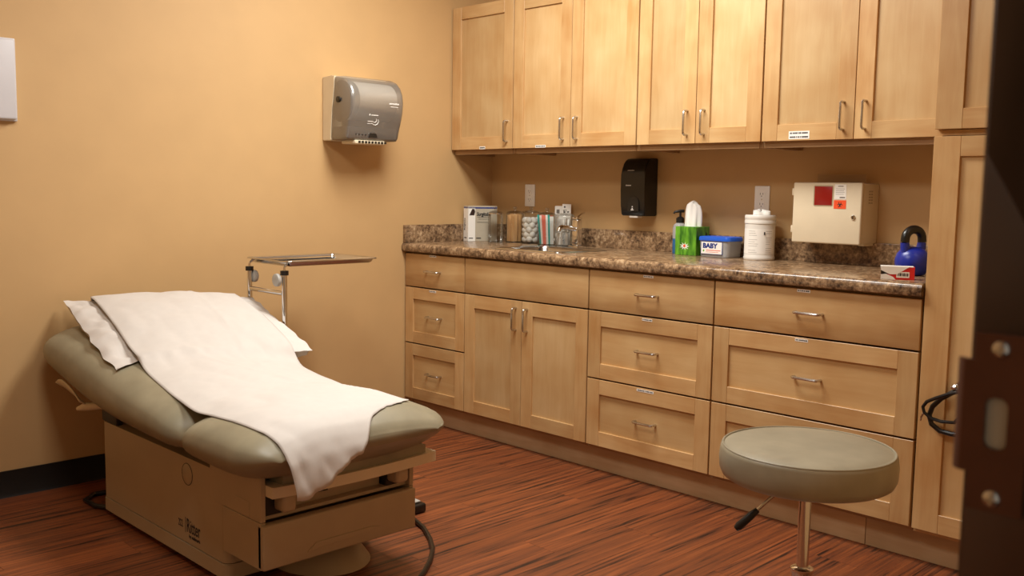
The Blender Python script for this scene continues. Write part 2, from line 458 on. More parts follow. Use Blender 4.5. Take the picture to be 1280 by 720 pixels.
def front(kind, parent, x0, x1, z0, z1, yf, yb, stile=.066, rail=.062, slab=False, level=False, gl=G, gr=G):
    """a door or drawer front: centre panel mesh, with stiles and rails as its own pieces"""
    x0 += gl; x1 -= gr; z0 += G; z1 -= G
    if slab:
        return MB().box(x0, x1, yf, yb, z0, z1, .0015).build(kind, MT['wh'], parent)
    p = MB().box(x0+stile-.008, x1-stile+.008, yf+.009, yb-.002, z0+rail-.008, z1-rail+.008).build(kind, MT['wph'] if level else MT['wp'], parent)
    for (a, b) in ((x0, x0+stile), (x1-stile, x1)):
        MB().box(a, b, yf, yb, z0, z1, .001, 1).build('stile', MT['wv'], p)
    for (a, b) in ((z0, z0+rail), (z1-rail, z1)):
        MB().box(x0+stile+.0002, x1-stile-.0002, yf+.0003, yb, a, b, .001, 1).build('rail', MT['wh'], p)
    return p
YF, YB = -.61, -.59
ZT, Z1, Z2, Z3 = .8709, .6983, .4092, .1186
def carcass(parent, x0, x1, y0, y1, z0, z1, open_top=True, legs=True, toe=.055):
    mb = MB(); t = .016
    mb.box(x0, x0+t, y0, y1, z0, z1); mb.box(x1-t, x1, y0, y1, z0, z1)
    mb.box(x0+t, x1-t, y0, y1, z0, z0+t); mb.box(x0+t, x1-t, y1-.006, y1, z0+t, z1)
    mb.box(x0+t, x1-t, y0, y0+.08, z1-t, z1)
    if not open_top: mb.box(x0+t, x1-t, y0+.08, y1-.006, z1-t, z1)
    if legs: mb.box(x0, x1, y0+toe, y1, 0.0, z0)
    return mb.build('body', MT['wcar'], parent)
BX = [.005, .4613, 1.2445, 1.8655, 2.6434]
def base_unit(i, label):
    x0, x1 = BX[i], BX[i+1]
    t = thing('base_cabinet', label, 'cabinet', ((x0+x1)/2, -.3, 0), 0, 'maple base cabinets')
    carcass(t, x0+.001, x1-.001, -.584, -.004, .105, .8745)
    return t, x0, x1
stick = {(0, 0): (.225, .862), (0, 1): (.225, .686), (2, 0): (1.555, .860), (2, 1): (1.555, .686), (2, 2): (1.555, .396), (3, 0): (2.23, .860), (3, 1): (2.23, .686)}
for i, lab in ((0, 'narrow maple base cabinet with three drawers beside the left wall'), (2, 'middle maple base cabinet with three drawers, right of the sink doors'), (3, 'widest maple base cabinet with three drawers behind the stool')):
    t, x0, x1 = base_unit(i, lab)
    for k, (za, zb) in enumerate(((Z1, ZT), (Z2, Z1), (Z3, Z2))):
        st_w = .066 if i else .062
        d = front('drawer', t, x0, x1, za, zb, YF, YB, st_w, .062 if i else .058, slab=(k == 0), level=True)
        face = YF if k == 0 else YF+.009
        put(HH, d, ((x0+x1)/2, face, (za+zb)/2))
        if (i, k) in stick:
            sx, sz = stick[(i, k)]; w = .05 if i else .052
            if (i, k) == (2, 2): w = .085
            s = sticker(d, sx, YF, sz, w, .010); printed(s, sx, YF, sz, w, .010, 1)
t, x0, x1 = base_unit(1, 'maple sink base cabinet with two doors under a false drawer front')
fd = front('false_front', t, x0, x1, Z1, ZT, YF, YB, slab=True)
XM = .8487
d1 = front('door', t, x0, XM, Z3, Z1, YF, YB, gr=.0014); put(HV, d1, (XM-.036, YF, .612))
d2 = front('door', t, XM, x1, Z3, Z1, YF, YB, gl=.0014); put(HV, d2, (XM+.036, YF, .612))
# toe-kick boards
for k, (a, b) in enumerate(((.002, 2.47), (2.472, 3.62))):
    struct(MB().box(a, b, -.5535, -.536, 0, .113, .001, 1).build('trim_%d' % (k+1), MT['toe']))

# wall cabinets
YU0, YU1 = -.3037, -.284
ZUB, ZUT = 1.396, 2.131
UX = [.005, .4614, 1.2329, 1.8511, 2.626]
UM = [None, .8438, 1.5415, 2.2327]
ul = ['maple wall cabinet with a single door beside the left wall', 'maple wall cabinet with two doors above the sink', 'maple wall cabinet with two doors above the tissue box', 'maple wall cabinet with two doors above the sharps container']
for i in range(4):
    x0, x1 = UX[i], UX[i+1]
    t = thing('wall_cabinet', ul[i], 'cabinet', ((x0+x1)/2, -.15, 1.375), 0, 'maple wall cabinets')
    mb = MB(); tt = .016
    a, b = x0+.001, x1-.001
    mb.box(a, a+tt, -.279, -.002, 1.375, 2.13); mb.box(b-tt, b, -.279, -.002, 1.375, 2.13)
    mb.box(a+tt, b-tt, -.283, -.002, 1.393, 1.409); mb.box(a+tt, b-tt, -.283, -.002, 2.114, 2.13); mb.box(a+tt, b-tt, -.008, -.002, 1.409, 2.114)
    mb.box(a+tt, b-tt, -.283, -.265, 1.375, 1.393)
    mb.build('body', MT['wcar'], t)
    if UM[i] is None:
        d = front('door', t, x0, x1, ZUB, ZUT, YU0, YU1); put(HV, d, (x1-.036, YU0, 1.485))
        s = sticker(d, .245, YU0, 1.407, .042, .014); printed(s, .245, YU0, 1.407, .042, .014, 1)
    else:
        d = front('door', t, x0, UM[i], ZUB, ZUT, YU0, YU1, gr=.0014); put(HV, d, (UM[i]-.042, YU0, 1.485))
        if i == 1:
            s = sticker(d, .655, YU0, 1.406, .068, .012); printed(s, .655, YU0, 1.406, .068, .012, 1)
        if i == 3:
            s = sticker(d, 2.015, YU0, 1.420, .086, .030); printed(s, 2.015, YU0, 1.420, .086, .030, 2)
        d = front('door', t, UM[i], x1, ZUB, ZUT, YU0, YU1, gl=.0014); put(HV, d, (UM[i]+.042, YU0, 1.485))

# tall cabinet
TX0, TX1 = 2.6475, 3.600
t = thing('tall_cabinet', 'full height maple cupboard at the right end of the worktop', 'cabinet', ((TX0+TX1)/2, -.3, 0))
mb = MB(); tt = .018
mb.box(TX0, TX0+tt, -.589, -.003, .105, 2.13); mb.box(TX1-tt, TX1, -.589, -.003, .105, 2.13); mb.box(TX0+tt, TX1-tt, -.589, -.003, .105, .123)
mb.box(TX0+tt, TX1-tt, -.589, -.003, 2.112, 2.13); mb.box(TX0+tt, TX1-tt, -.589, -.003, 1.384, 1.402); mb.box(TX0+tt, TX1-tt, -.01, -.003, .123, 2.112)
mb.box(TX0, TX1, -.534, -.003, 0, .105)
mb.build('body', MT['wv'], t)
XT = (TX0+TX1)/2
for (za, zb) in ((Z3, 1.3843), (1.400, 2.131)):
    for (a, b, hx) in ((TX0, XT, XT-.036), (XT, TX1, XT+.036)):
        d = front('door', t, a, b, za, zb, YF-.004, YB, .082, .062)
        put(HV, d, (hx, YF-.004, 1.30 if za < 1 else 1.485))

# ------------------------------------------------------------------ worktop, sink, faucet
ZC = .920
wt = thing('worktop', 'brown speckled granite look worktop with low backsplash', 'worktop', (1.3, -.3, .8755))
yf = -.6312; prof = [(-.002, .8757), (yf+.012, .8757), (yf+.003, .879), (yf, .888), (yf, .903), (yf+.003, .912), (yf+.010, .918), (yf+.020, ZC), (-.002, ZC)]
SX0, SX1, SY0, SY1 = .613, 1.007, -.545, -.222     # sink cut-out
mb = MB(); mb.prism(prof, 'x', .002, SX0); mb.prism(prof, 'x', SX1, 2.6455)
pf = [p if p[0] < SY0 else (SY0, p[1]) for p in prof]; mb.prism(pf, 'x', SX0, SX1)
mb.box(SX0, SX1, SY1, -.002, .8757, ZC)
mb.build('slab', MT['granite'], wt)
MB().box(.021, 2.6455, -.0203, -.0015, ZC, ZC+.0777+.012, .002).build('backsplash', MT['granite'], wt)
MB().box(.0015, .0203, -.622, -.0015, ZC, ZC+.0777+.012, .002).build('backsplash', MT['granite'], wt)

sk = thing('sink', 'small stainless steel sink set into the worktop', 'sink', (.81, -.385, ZC))
mb = MB()
def ring(x0, x1, y0, y1, r, z): return [(p[0], p[1], z) for p in rounded(x0, x1, y0, y1, r, 5)]
L = [ring(.598, 1.022, -.560, -.207, .03, ZC+.0005), ring(.599, 1.021, -.559, -.208, .03, ZC+.005), ring(.606, 1.014, -.552, -.215, .03, ZC+.0065),
     ring(.622, .998, -.536, -.231, .035, ZC+.003), ring(.627, .993, -.531, -.236, .04, ZC-.01), ring(.640, .980, -.518, -.249, .05, ZC-.13), ring(.68, .94, -.478, -.289, .06, ZC-.15), ring(.79, .83, -.40, -.37, .01, ZC-.153)]
n = len(L[0]); vs = [v for l in L for v in l]
fs = [(i*n+k, i*n+(k+1) % n, (i+1)*n+(k+1) % n, (i+1)*n+k) for i in range(len(L)-1) for k in range(n)]+[tuple((len(L)-1)*n+k for k in range(n))]
mb._add(vs, fs); mb.build('bowl', MT['steel'], sk)
MB().lathe([(.022, 0), (.022, .003), (.015, .003), (.013, .001)], (.81, -.385, ZC-.153), 20).build('drain', MT['chrome'], sk)

fx, fy = .742, -.125
ft = thing('faucet', 'chrome faucet with a square column body behind the sink', 'faucet', (fx, fy, ZC))
MB().box(fx-.03, fx+.03, fy-.03, fy+.03, ZC, ZC+.008, .003).build('base', MT['chrome'], ft)
MB().box(fx-.02, fx+.02, fy-.018, fy+.018, ZC+.008, ZC+.135, .006, 3).build('column', MT['chrome'], ft)
mb = MB(); mb.tube([(fx, fy-.015, ZC+.088), (fx, fy-.07, ZC+.098), (fx, fy-.115, ZC+.100), (fx, fy-.128, ZC+.094), (fx, fy-.132, ZC+.082)], [.011, .011, .011, .011, .0105], 14)
mb.build('spout', MT['chrome'], ft)
mb = MB(); mb.box(fx-.018, fx+.018, fy-.018, fy+.018, ZC+.135, ZC+.146, .004); mb.tube([(fx+.0, fy, ZC+.144), (fx, fy+.03, ZC+.160), (fx, fy+.055, ZC+.168)], [.006, .005, .004], 10)
mb.build('lever', MT['chrome'], ft)

# ------------------------------------------------------------------ wall fittings
def outlet(x, z, lab):
    t = thing('outlet', lab, 'outlet', (x, 0, z), 0, 'white wall outlets')
    MB().box(x-.036, x+.036, -.006, -.0005, z-.058, z+.058, .0025).build('cover_plate', MT['bright'], t)
    for s in (-1, 1):
        zc = z+s*.0215
        rc = MB().prism([(x+.0165*math.cos(R(a)), zc+max(-.0125, min(.0125, .0165*math.sin(R(a))))) for a in range(0, 360, 15)], 'y', -.0085, -.005).build('socket', MT['bright'], t)
        mb = MB(); mb.box(x-.0075, x-.0055, -.0089, -.0084, zc-.002, zc+.007); mb.box(x+.0055, x+.0075, -.0089, -.0084, zc-.001, zc+.006)
        mb.lathe([(.0022, -.0089), (.0022, -.0084)], (x, 0, zc-.0075), 10, 'y'); mb.build('slots', MT['dark'], rc)
    mb = MB(); mb.lathe([(.0005, -.0072), (.0025, -.0068), (.003, -.0058)], (x, 0, z), 10, 'y'); mb.build('screw', MT['steel'], t)
outlet(.2975, 1.168, 'white duplex wall outlet above the cotton ball jar')
outlet(1.688, 1.171, 'white duplex wall outlet above the wipes canister')

# soap dispenser (black)
t = thing('soap_dispenser', 'black wall soap dispenser under the wall cabinets', 'dispenser', (1.06, 0, 1.22))
x0, x1 = .991, 1.131
prof = [(-.001, 1.083), (-.001, 1.352), (-.045, 1.352), (-.066, 1.346), (-.084, 1.330), (-.096, 1.305), (-.101, 1.275), (-.102, 1.20), (-.098, 1.13), (-.095, 1.090), (-.090, 1.083)]
mb = MB(); mb.prism(prof, 'x', x0, x1); bmesh.ops.bevel(mb.bm, geom=mb.bm.edges[:], offset=.004, segments=2, affect='EDGES')
mb.build('housing', MT['blackrub'], t)
mb = MB(); mb.prism([(1.035, 1.105), (1.100, 1.105), (1.100, 1.148), (1.093, 1.166), (1.068, 1.176), (1.045, 1.166), (1.035, 1.145)], 'y', -.1025, -.09)
mb.build('push_panel', MT['dark'], t)
MB().box(1.035, 1.085, -.088, -.05, 1.074, 1.0845, .003).build('nozzle', MT['white'], t)
text('enmotion', .0105, 'lettering', MT['greytext'], t, (1.030, -.1030, 1.292), (R(86), 0, 0), .95, .0003, shear=.2)
mb = MB(); mb.box(1.022, 1.027, -.1030, -.1018, 1.222, 1.228); mb.box(1.029, 1.052, -.1030, -.1018, 1.2225, 1.227); mb.build('print_mark', MT['greytext'], t)
mb = MB(); mb.box(1.056, 1.072, -.1035, -.1, 1.109, 1.113); mb.box(1.061, 1.067, -.1035, -.1, 1.113, 1.120); mb.lathe([(.003, -.1035), (.003, -.1)], (1.064, 0, 1.126), 10, 'y'); mb.build('hand_mark', MT['greytext'], t)

# paper towel dispenser on the left wall
t = thing('paper_towel_dispenser', 'smoked grey paper towel dispenser on the left wall', 'dispenser', (0, -.93, 1.55))
ya, yb = -1.102, -.80
mb = MB(); prof = [(.001, 1.412), (.001, 1.706), (.075, 1.709), (.098, 1.706), (.095, 1.66), (.078, 1.56), (.070, 1.47), (.068, 1.412)]
mb.prism(prof, 'y', ya, yb); bmesh.ops.bevel(mb.bm, geom=mb.bm.edges[:], offset=.003, segments=2, affect='EDGES')
mb.build('back_housing', MT['cream2'], t)
def cprof(ins=0.):
    return [(.0985, 1.7065-ins), (.150, 1.703-ins), (.185-ins*.5, 1.690-ins*.8), (.212-ins, 1.665-ins*.5), (.228-ins, 1.630), (.233-ins, 1.59), (.228-ins, 1.545), (.215-ins, 1.50), (.200-ins, 1.46), (.193-ins, 1.425+ins), (.185-ins, 1.415+ins), (.0695, 1.413+ins), (.071, 1.47), (.079, 1.56), (.096, 1.66)]
def cx_at(z):
    P = sorted((p[1], p[0]) for p in cprof()[3:11]); return interp(P, z)[0]+.0008
def on_cover(mb, y0, y1, z0, z1):
    a, b = cx_at(z0), cx_at(z1); mb._add([(a, y0, z0), (a, y1, z0), (b, y1, z1), (b, y0, z1)], [(0, 1, 2, 3)])
def shell(y0, y1):
    """open-backed curved cover with end walls, rounded edge between them"""
    mb = MB(); P = cprof(); n = len(P)
    c = Vector((.15, 1.56))
    rings = []
    for (y, s) in ((y0+.004, .0), (y0, .018), (y0+.006, 0.004), (y0+.02, 0.)):
        pass
    seq = [(y0, .014), (y0+.003, .006), (y0+.010, .0015), (y0+.022, 0), (y1-.022, 0), (y1-.010, .0015), (y1-.003, .006), (y1, .014)]
    V = []
    for (y, ins) in seq:
        for (x, z) in cprof(ins): V.append((x, y, z))
    F = [(i*n+k, i*n+k+1, (i+1)*n+k+1, (i+1)*n+k) for i in range(len(seq)-1) for k in range(11)]
    F += [tuple(range(n)), tuple((len(seq)-1)*n+k for k in range(n))]
    mb._add(V, F); return mb
cv = shell(ya+.002, yb).build('cover', MT['smoke'], t, ang=50)
mb = MB(); mb.lathe([(.02, 0), (.088, 0), (.088, .215), (.02, .215)], (.135, ya+.055, 1.595), 40, 'y', cap=True)
mb.build('paper_roll', MT['bright'], t)
mb = MB(); mb.lathe([(.095, 0), (.095, .006)], (.133, ya+.012, 1.59), 40, 'y'); mb.build('roll_disc', MT['knobgrey'], t)
mb = MB(); mb.lathe([(.014, -.004), (.014, .02)], (.128, ya+.001, 1.597), 16, 'y'); mb.box(.124, .150, ya-.006, ya+.003, 1.590, 1.604, .002); mb.build('latch', MT['dark'], t)
MB().box(.075, .186, ya+.012, yb-.012, 1.418, 1.475, .004).build('chassis', MT['knobgrey'], t)
mb = MB(); mb.box(.08, .19, ya+.05, yb-.08, 1.397, 1.414, .004); tr = mb.build('tear_tray', MT['cream2'], t)
mb = MB()
for k in range(9):
    y = ya+.068+k*.0185; mb.box(.190, .1925, y, y+.012, 1.401, 1.411)
mb.build('tear_slots', MT['dark'], tr)
mb = MB(); mb.prism([(-.955+.024*math.cos(R(a)), 1.428+.026*math.sin(R(a))) for a in range(0, 181, 15)], 'x', .188, .1975); mb.build('paper_slot', MT['dark'], t)
mb = MB()
for k in range(4): mb.lathe([(.003, 0), (.003, .002)], (.1965, -1.052+k*.018, 1.440-.0005*k), 10, 'x')
mb.build('indicator_lights', MT['dark'], t)
text('enmotion', .014, 'lettering', MT['label'], t, (.2345, -.890, 1.583), (R(92), 0, R(90)), 1.05, .0004, shear=.2, bold=.0004)
mb = MB()
for q in ((-.880, -.835, 1.572, 1.5745), (-.985, -.945, 1.527, 1.531), (-.997, -.990, 1.5265, 1.534), (-1.0, -.968, 1.499, 1.5025), (-1.0, -.975, 1.489, 1.4915)): on_cover(mb, *q)
mb.build('print_mark', MT['label'], t)
mb = MB(); hp = [(-.975, 1.492), (-.965, 1.487), (-.952, 1.485), (-.942, 1.490), (-.938, 1.502), (-.942, 1.510)]
mb.tube([(cx_at(z), y, z) for y, z in hp], .0017, 6); mb.tube([(cx_at(z), y, z) for y, z in ((-.966, 1.497), (-.955, 1.497), (-.950, 1.506), (-.953, 1.513))], .0014, 6)
mb.build('hand_mark', MT['label'], t)

# white wall panel box at far left
t = thing('wall_box', 'flat white plastic box mounted high on the left wall', 'wall box', (0, -2.58, 1.57))
mb = MB(); mb.box(.001, .035, -2.78, -2.452, 1.425, 1.717, .008, 3); bx = mb.build('housing', MT['greywhite'], t)
MB().lathe([(.002, 0), (.002, .0008)], (.0348, -2.52, 1.470), 10, 'x').build('screw_hole', MT['dark'], t)
MB().box(.001, .014, -2.785, -2.447, 1.420, 1.722, .003).build('mounting_flange', MT['greywhite'], t)

# sharps container cabinet
t = thing('sharps_cabinet', 'beige locking sharps container cabinet with red window on the wall', 'sharps container', (2.06, 0, 1.12))
x0, x1, z0, z1 = 1.917, 2.203, 1.004, 1.243
MB().box(x0+.004, x1, -.128, -.001, z0+.003, z1-.003, .004).build('body', MT['cream2'], t)
dr = MB().box(x0, x1+.002, -.152, -.129, z0, z1, .006, 3).build('door', MT['cream2'], t)
MB().box(2.010, 2.085, -.1535, -.150, 1.154, 1.228, .001).build('window', MT['redwin'], dr)
mb = MB(); mb.prism(rounded(2.006, 2.089, 1.150, 1.232, .008), 'y', -.1528, -.1515); mb.build('window_frame', MT['cream'], dr)
lb = MB().box(2.094, 2.142, -.1532, -.1518, 1.179, 1.236).build('label_sticker', MT['label'], dr)
bl = MB().box(2.093, 2.143, -.1532, -.1518, 1.142, 1.175).build('biohazard_sticker', MT['orange'], dr); bl['label'] = 'orange sticker with black biohazard sign'
mb = MB()
for k in range(3):
    a = R(90+120*k); cx, cz = 2.118+.006*math.cos(a), 1.1575+.006*math.sin(a)
    mb.tube([(cx+.0048*math.cos(R(q)+a), -.1534, cz+.0048*math.sin(R(q)+a)) for q in range(35, 326, 20)], .0012, 5)
mb.tube([(2.118+.0035*math.cos(R(q)), -.1534, 1.1575+.0035*math.sin(R(q))) for q in range(0, 360, 30)], .0008, 5, closed=True)
mb.build('biohazard_mark', MT['ink'], dr)
mb = MB(); mb.box(2.108, 2.130, -.1536, -.153, 1.227, 1.230); mb.box(2.116, 2.138, -.1536, -.153, 1.183, 1.188)
for k in range(4): mb.box(2.099, 2.136-.004*(k % 2), -.1535, -.153, 1.218-k*.007, 1.2192-k*.007)
mb.build('print_mark', MT['greyink'], dr)
lk = MB(); lk.lathe([(.0001, -.158), (.007, -.158), (.0095, -.155), (.0095, -.151)], (2.175, 0, 1.110), 20, 'y'); lk = lk.build('lock', MT['chrome'], dr)
MB().box(2.1735, 2.1765, -.1588, -.1575, 1.105, 1.115).build('keyhole', MT['dark'], lk)
for zz in (1.205, 1.057):
    MB().box(x0-.008, x0+.003, -.147, -.128, zz-.014, zz+.014, .002).build('hinge', MT['cream2'], t)
mb = MB()
for k in range(5):
    for j in range(2): mb.box(x1-.0002, x1+.0004, -.09+j*.019, -.075+j*.019, 1.163+k*.011, 1.169+k*.011)
mb.build('vent_slots', MT['cream'], t)
MB().box(1.955, 2.16, -.03, -.0285, 1.240, 1.277).build('clear_flap', MT['clear'], t)
MB().box(x0+.02, x0+.045, -.145, -.12, z0-.005, z0+.002).build('catch', MT['steel'], t)
MB().box(x1-.028, x1-.005, -.10, -.02, z0-.005, z0+.004).build('catch', MT['cream2'], t)

# ------------------------------------------------------------------ things on the worktop
Z = ZC
# carton with a clear gap spine: box turned to the room
t = thing('carton', 'taupe printed supply carton in the left corner of the worktop', 'carton', (.108, -.168, Z), 0)
ang = math.atan2(-.325, .943)+R(90)      # local -y looks along the front normal
t.rotation_euler = (0, 0, ang); t['_local'] = 1
hw, dp, hh = .085, .058, .188
MB().box(-hw, hw, 0, dp, 0, hh, .001, 1).build('body', MT['boxgrey'], t, local=True)
MB().box(-hw-.0006, -hw+.0002, .001, dp-.001, .001, hh-.014).build('side_panel', MT['label'], t, local=True)
MB().box(-hw+.001, -hw+.042, -.0006, .0004, .001, hh-.014).build('front_band', MT['label'], t, local=True)
MB().box(-hw+.042, hw-.001, -.0006, .0004, hh-.014, hh-.007).build('dotted_border', MT['blueink'], t, local=True)
mb = MB()
for k in range(7): mb.box(-hw+.002+k*.006, -hw+.0055+k*.006, -.0006, .0004, hh-.013, hh-.006)
for k in range(6): mb.box(-hw-.0006, -hw+.0002, .004+k*.009, .009+k*.009, hh-.013, hh-.006)
mb.build('dotted_border', MT['blueink'], t, local=True)
mb = MB(); mb.prism([(-hw+.007, .138), (-hw+.036, .138), (-hw+.041, .158), (-hw+.036, .172), (-hw+.024, .172), (-hw+.016, .156)], 'y', -.0010, -.0005)
mb.build('dark_print', MT['brownpic'], t, local=True)
text('Surgitube', .0265, 'lettering', MT['ink'], t, (-hw+.050, -.0008, .136), FRONT, .80, .0003, bold=.0009, shear=.12)
text('Surgitube', .020, 'side_lettering', MT['ink'], t, (-hw-.0008, .036, .058), (R(90), R(-90), R(-90)), .85, .0003, bold=.0006)
mb = MB(); mb.box(-hw+.053, hw-.04, -.0009, -.0004, .128, .1295); mb.box(-hw+.060, hw-.035, -.0009, -.0004, .117, .1185); mb.box(-hw+.052, hw-.055, -.0009, -.0004, .100, .102)
mb.box(-hw+.006, -hw+.030, -.0009, -.0004, .014, .019); mb.box(-hw+.048, -hw+.076, -.0009, -.0004, .014, .019); mb.box(-hw-.0009, -hw, .015, .045, .016, .021)
mb.build('print_mark', MT['ink'], t, local=True)
MB().box(hw-.042, hw-.040, -.0009, -.0003, .012, .135).build('fold_line', MT['greyink'], t, local=True)

GR = 'glass supply jars by the sink'
def jar(x, y, r, h, lab, lid=True):
    t = thing('glass_jar', lab, 'jar', (x, y, Z), 0, GR)
    mb = MB(); mb.lathe([(r*.93, .001), (r, .006), (r, h-.012), (r*.97, h-.004), (r*.985, h)], (x, y, Z), 28, cap=False)
    mb.build('glass_body', MT['glass'], t)
    mb = MB(); mb.lathe([(.0005, 0), (r*.95, 0), (r*.97, .004), (.0005, .004)], (x, y, Z), 28, cap=False); mb.build('glass_foot', MT['glass'], t)
    if lid:
        mb = MB(); mb.lathe([(r*1.0, h+.0005), (r*1.02, h+.003), (r*.85, h+.011), (r*.4, h+.017), (.006, h+.018), (.005, h+.022), (.010, h+.029), (.009, h+.035), (.0005, h+.038)], (x, y, Z), 28, cap=False)
        mb.build('glass_lid', MT['glass'], t)
    return t
jy = -.085
t = jar(.205, -.165, .040, .148, 'empty clear glass jar standing in front of the carton')
mb = MB(); mb.lathe([(.0405, .1485), (.0415, .1485), (.0415, .153), (.0405, .153)], (.205, -.165, Z), 28); mb.build('metal_rim', MT['chrome'], t)
t = jar(.270, jy, .048, .150, 'glass jar full of wooden tongue depressors')
for k in range(13):
    a = k*2.4; rr = .036*math.sqrt((k+.5)/13); x, y = .270+rr*math.cos(a), jy+rr*math.sin(a); l = random.uniform(-.006, .006); hh = random.uniform(.136, .145)
    b = R(random.uniform(20, 70)); m = MB(); m.box(-.009, .009, -.001, .001, 0, hh, .0008, 1)
    m.xf(Matrix.Translation((x, y, Z+.005)) @ Matrix.Rotation(R(45)+R(random.uniform(-25, 25)), 4, 'Z') @ Matrix.Rotation(l*3, 4, 'Y')); m.build('tongue_depressor', MT['stick'], t)
t = jar(.388, jy, .052, .155, 'glass jar full of white cotton balls under the left outlet')
k = 0
for lay in range(5):
    for q in range(6):
        a = q*math.pi/3+lay*.5; rr = .031 if q < 6 else 0
        MB().ball((.388+rr*math.cos(a), jy+rr*math.sin(a), Z+.022+lay*.0245+random.uniform(-.002, .002)), .0175, 2, (1, 1, .95)).build('cotton_ball', MT['cotton'], t)
t = jar(.530, -.115, .047, .150, 'glass jar of swab packets in teal and coral wrappers')
for k in range(16):
    row = k//8; q = k % 8; sd = (-.034+.0095*q)*(.95 if row == 0 else .8); fr = .024-.030*row-abs(sd)*.35
    sd *= .92; x = .530+.707*sd+.707*fr; y = -.115+.707*sd-.707*fr; hh = random.uniform(.138, .150)
    m = MB(); m.box(-.0052, .0052, -.0012, .0012, 0, hh)
    m.xf(Matrix.Translation((x, y, Z+.005)) @ Matrix.Rotation(R(45), 4, 'Z') @ Matrix.Rotation(R(-6+.8*q), 4, 'Y'))
    m.build('swab_packet', MT[('teal', 'label', 'coral', 'coral', 'label', 'teal', 'label', 'label')[q] if row == 0 else ('label', 'coral')[k % 2]], t)
t = jar(.652, -.117, .048, .148, 'glass jar of silver foil packets beside the faucet')
for k in range(16):
    a = k*2.4; rr = .022*math.sqrt((k % 8+.5)/8); lay = k//8
    m = MB(); m.box(-.021, .021, -.0015, .0015, 0, .062)
    m.xf(Matrix.Translation((.652+rr*math.cos(a), -.117+rr*math.sin(a), Z+.006+lay*.069)) @ Matrix.Rotation(R(45+random.uniform(-60, 60)), 4, 'Z') @ Matrix.Rotation(R(random.uniform(-12, 12)), 4, 'Y'))
    p = m.build('foil_packet', MT['foil' if k % 2 else 'label'], t)
    if k % 2 == 0:
        m = MB(); m.box(-.010, .010, -.0019, -.0014, .02, .026); m.box(-.014, .012, -.0019, -.0014, .034, .037)
        m.xf(Matrix.Translation((.652+rr*math.cos(a), -.117+rr*math.sin(a), Z+.006+lay*.069)) @ Matrix.Rotation(R(45), 4, 'Z')); m.build('print_mark', MT['ink'], p)
# small white cartons stacked behind the jars, standing on the jar lids' level stack
t = thing('small_carton', 'plain white small carton standing behind the swab jar', 'carton', (.545, -.041, Z), R(40)); t['_local'] = 1
MB().box(-.022, .022, -.012, .012, 0, .198, .001, 1).build('body', MT['label'], t, local=True)
MB().box(-.014, .002, -.0125, -.0118, .16, .18).build('print_mark', MT['greyink'], t, local=True)
t = thing('small_carton', 'taller white small carton with dark print behind the foil packet jar', 'carton', (.596, -.041, Z), R(40)); t['_local'] = 1
MB().box(-.022, .022, -.015, .015, 0, .208, .001, 1).build('body', MT['label'], t, local=True)
mb = MB(); mb.box(-.014, -.006, -.0155, -.0148, .19, .198); mb.box(-.016, -.008, -.0155, -.0148, .162, .176); mb.box(.002, .012, -.0155, -.0148, .166, .172); mb.build('print_mark', MT['ink'], t, local=True)

# hand sanitizer bottle
bx_, by_ = 1.318, -.075
t = thing('pump_bottle', 'pump bottle of blue hand gel behind the green tissue box', 'bottle', (bx_, by_, Z))
MB().lathe([(.03, 0), (.032, .004), (.032, .068)], (bx_, by_, Z), 24).build('gel', MT['bluegel'], t)
MB().lathe([(.0305, .0685), (.0325, .0685), (.0325, .115), (.028, .130), (.015, .140), (.014, .146)], (bx_, by_, Z), 24).build('bottle_body', MT['tub'], t)
mb = MB(); mb.lathe([(.018, .140), (.018, .160), (.010, .166), (.005, .168), (.005, .188)], (bx_, by_, Z), 20)
mb.tube([(bx_+.012, by_+.012, Z+.192), (bx_, by_, Z+.192), (bx_-.018, by_-.018, Z+.188), (bx_-.021, by_-.021, Z+.180)], [.007, .007, .005, .004], 10); mb.build('pump', MT['dark'], t)

# tissue box, turned
t = thing('tissue_box', 'green tissue box printed with a daisy', 'tissue box', (1.402, -.098, Z), R(2)); t['_local'] = 1
a, h = .054, .126
MB().box(-a, a, -a, a, 0, h, .0015, 1).build('box_body', MT['green'], t, local=True)
mb = MB()
for k in range(9):
    an = 2*math.pi*k/9; c, s = math.cos(an), math.sin(an)*.8
    mb.prism([(-.004+c*.006-s*.004, .040+s*.006+c*.004), (-.004+c*.026, .040+s*.022), (-.004+c*.006+s*.004, .040+s*.006-c*.004)], 'y', -a-.0008, -a-.0002)
dz = mb.build('daisy_print', MT['label'], t, local=True)
MB().lathe([(.006, -.0012), (.006, 0)], (-.004, -a, .042), 12, 'y').build('daisy_centre', MT['orange'], dz, local=True)
mb = MB(); mb.prism([(.020, .05), (.030, .058), (.034, .095), (.026, .104), (.018, .075)], 'x', a+.0002, a+.0008); mb.build('butterfly_print', MT['brownpic'], t, local=True)
def tiss(u, v):
    an = 2*math.pi*v
    zz = u; rad = (.043-.006*u-.014*u**4)*(1-.97*sm(.9, 1, u)**1.5); wob = 1+.16*math.sin(an*3+u*2)+.08*math.sin(an*7+1)
    return Vector((rad*wob*math.cos(an)*.95-.002+.004*u, rad*wob*math.sin(an)*.6, h+.0005+.108*u**.9-.007*math.cos(an*2+.5)*u))
MB().grid(tiss, 18, 40, True).build('tissue', MT['tissue'], t, local=True, ang=60)

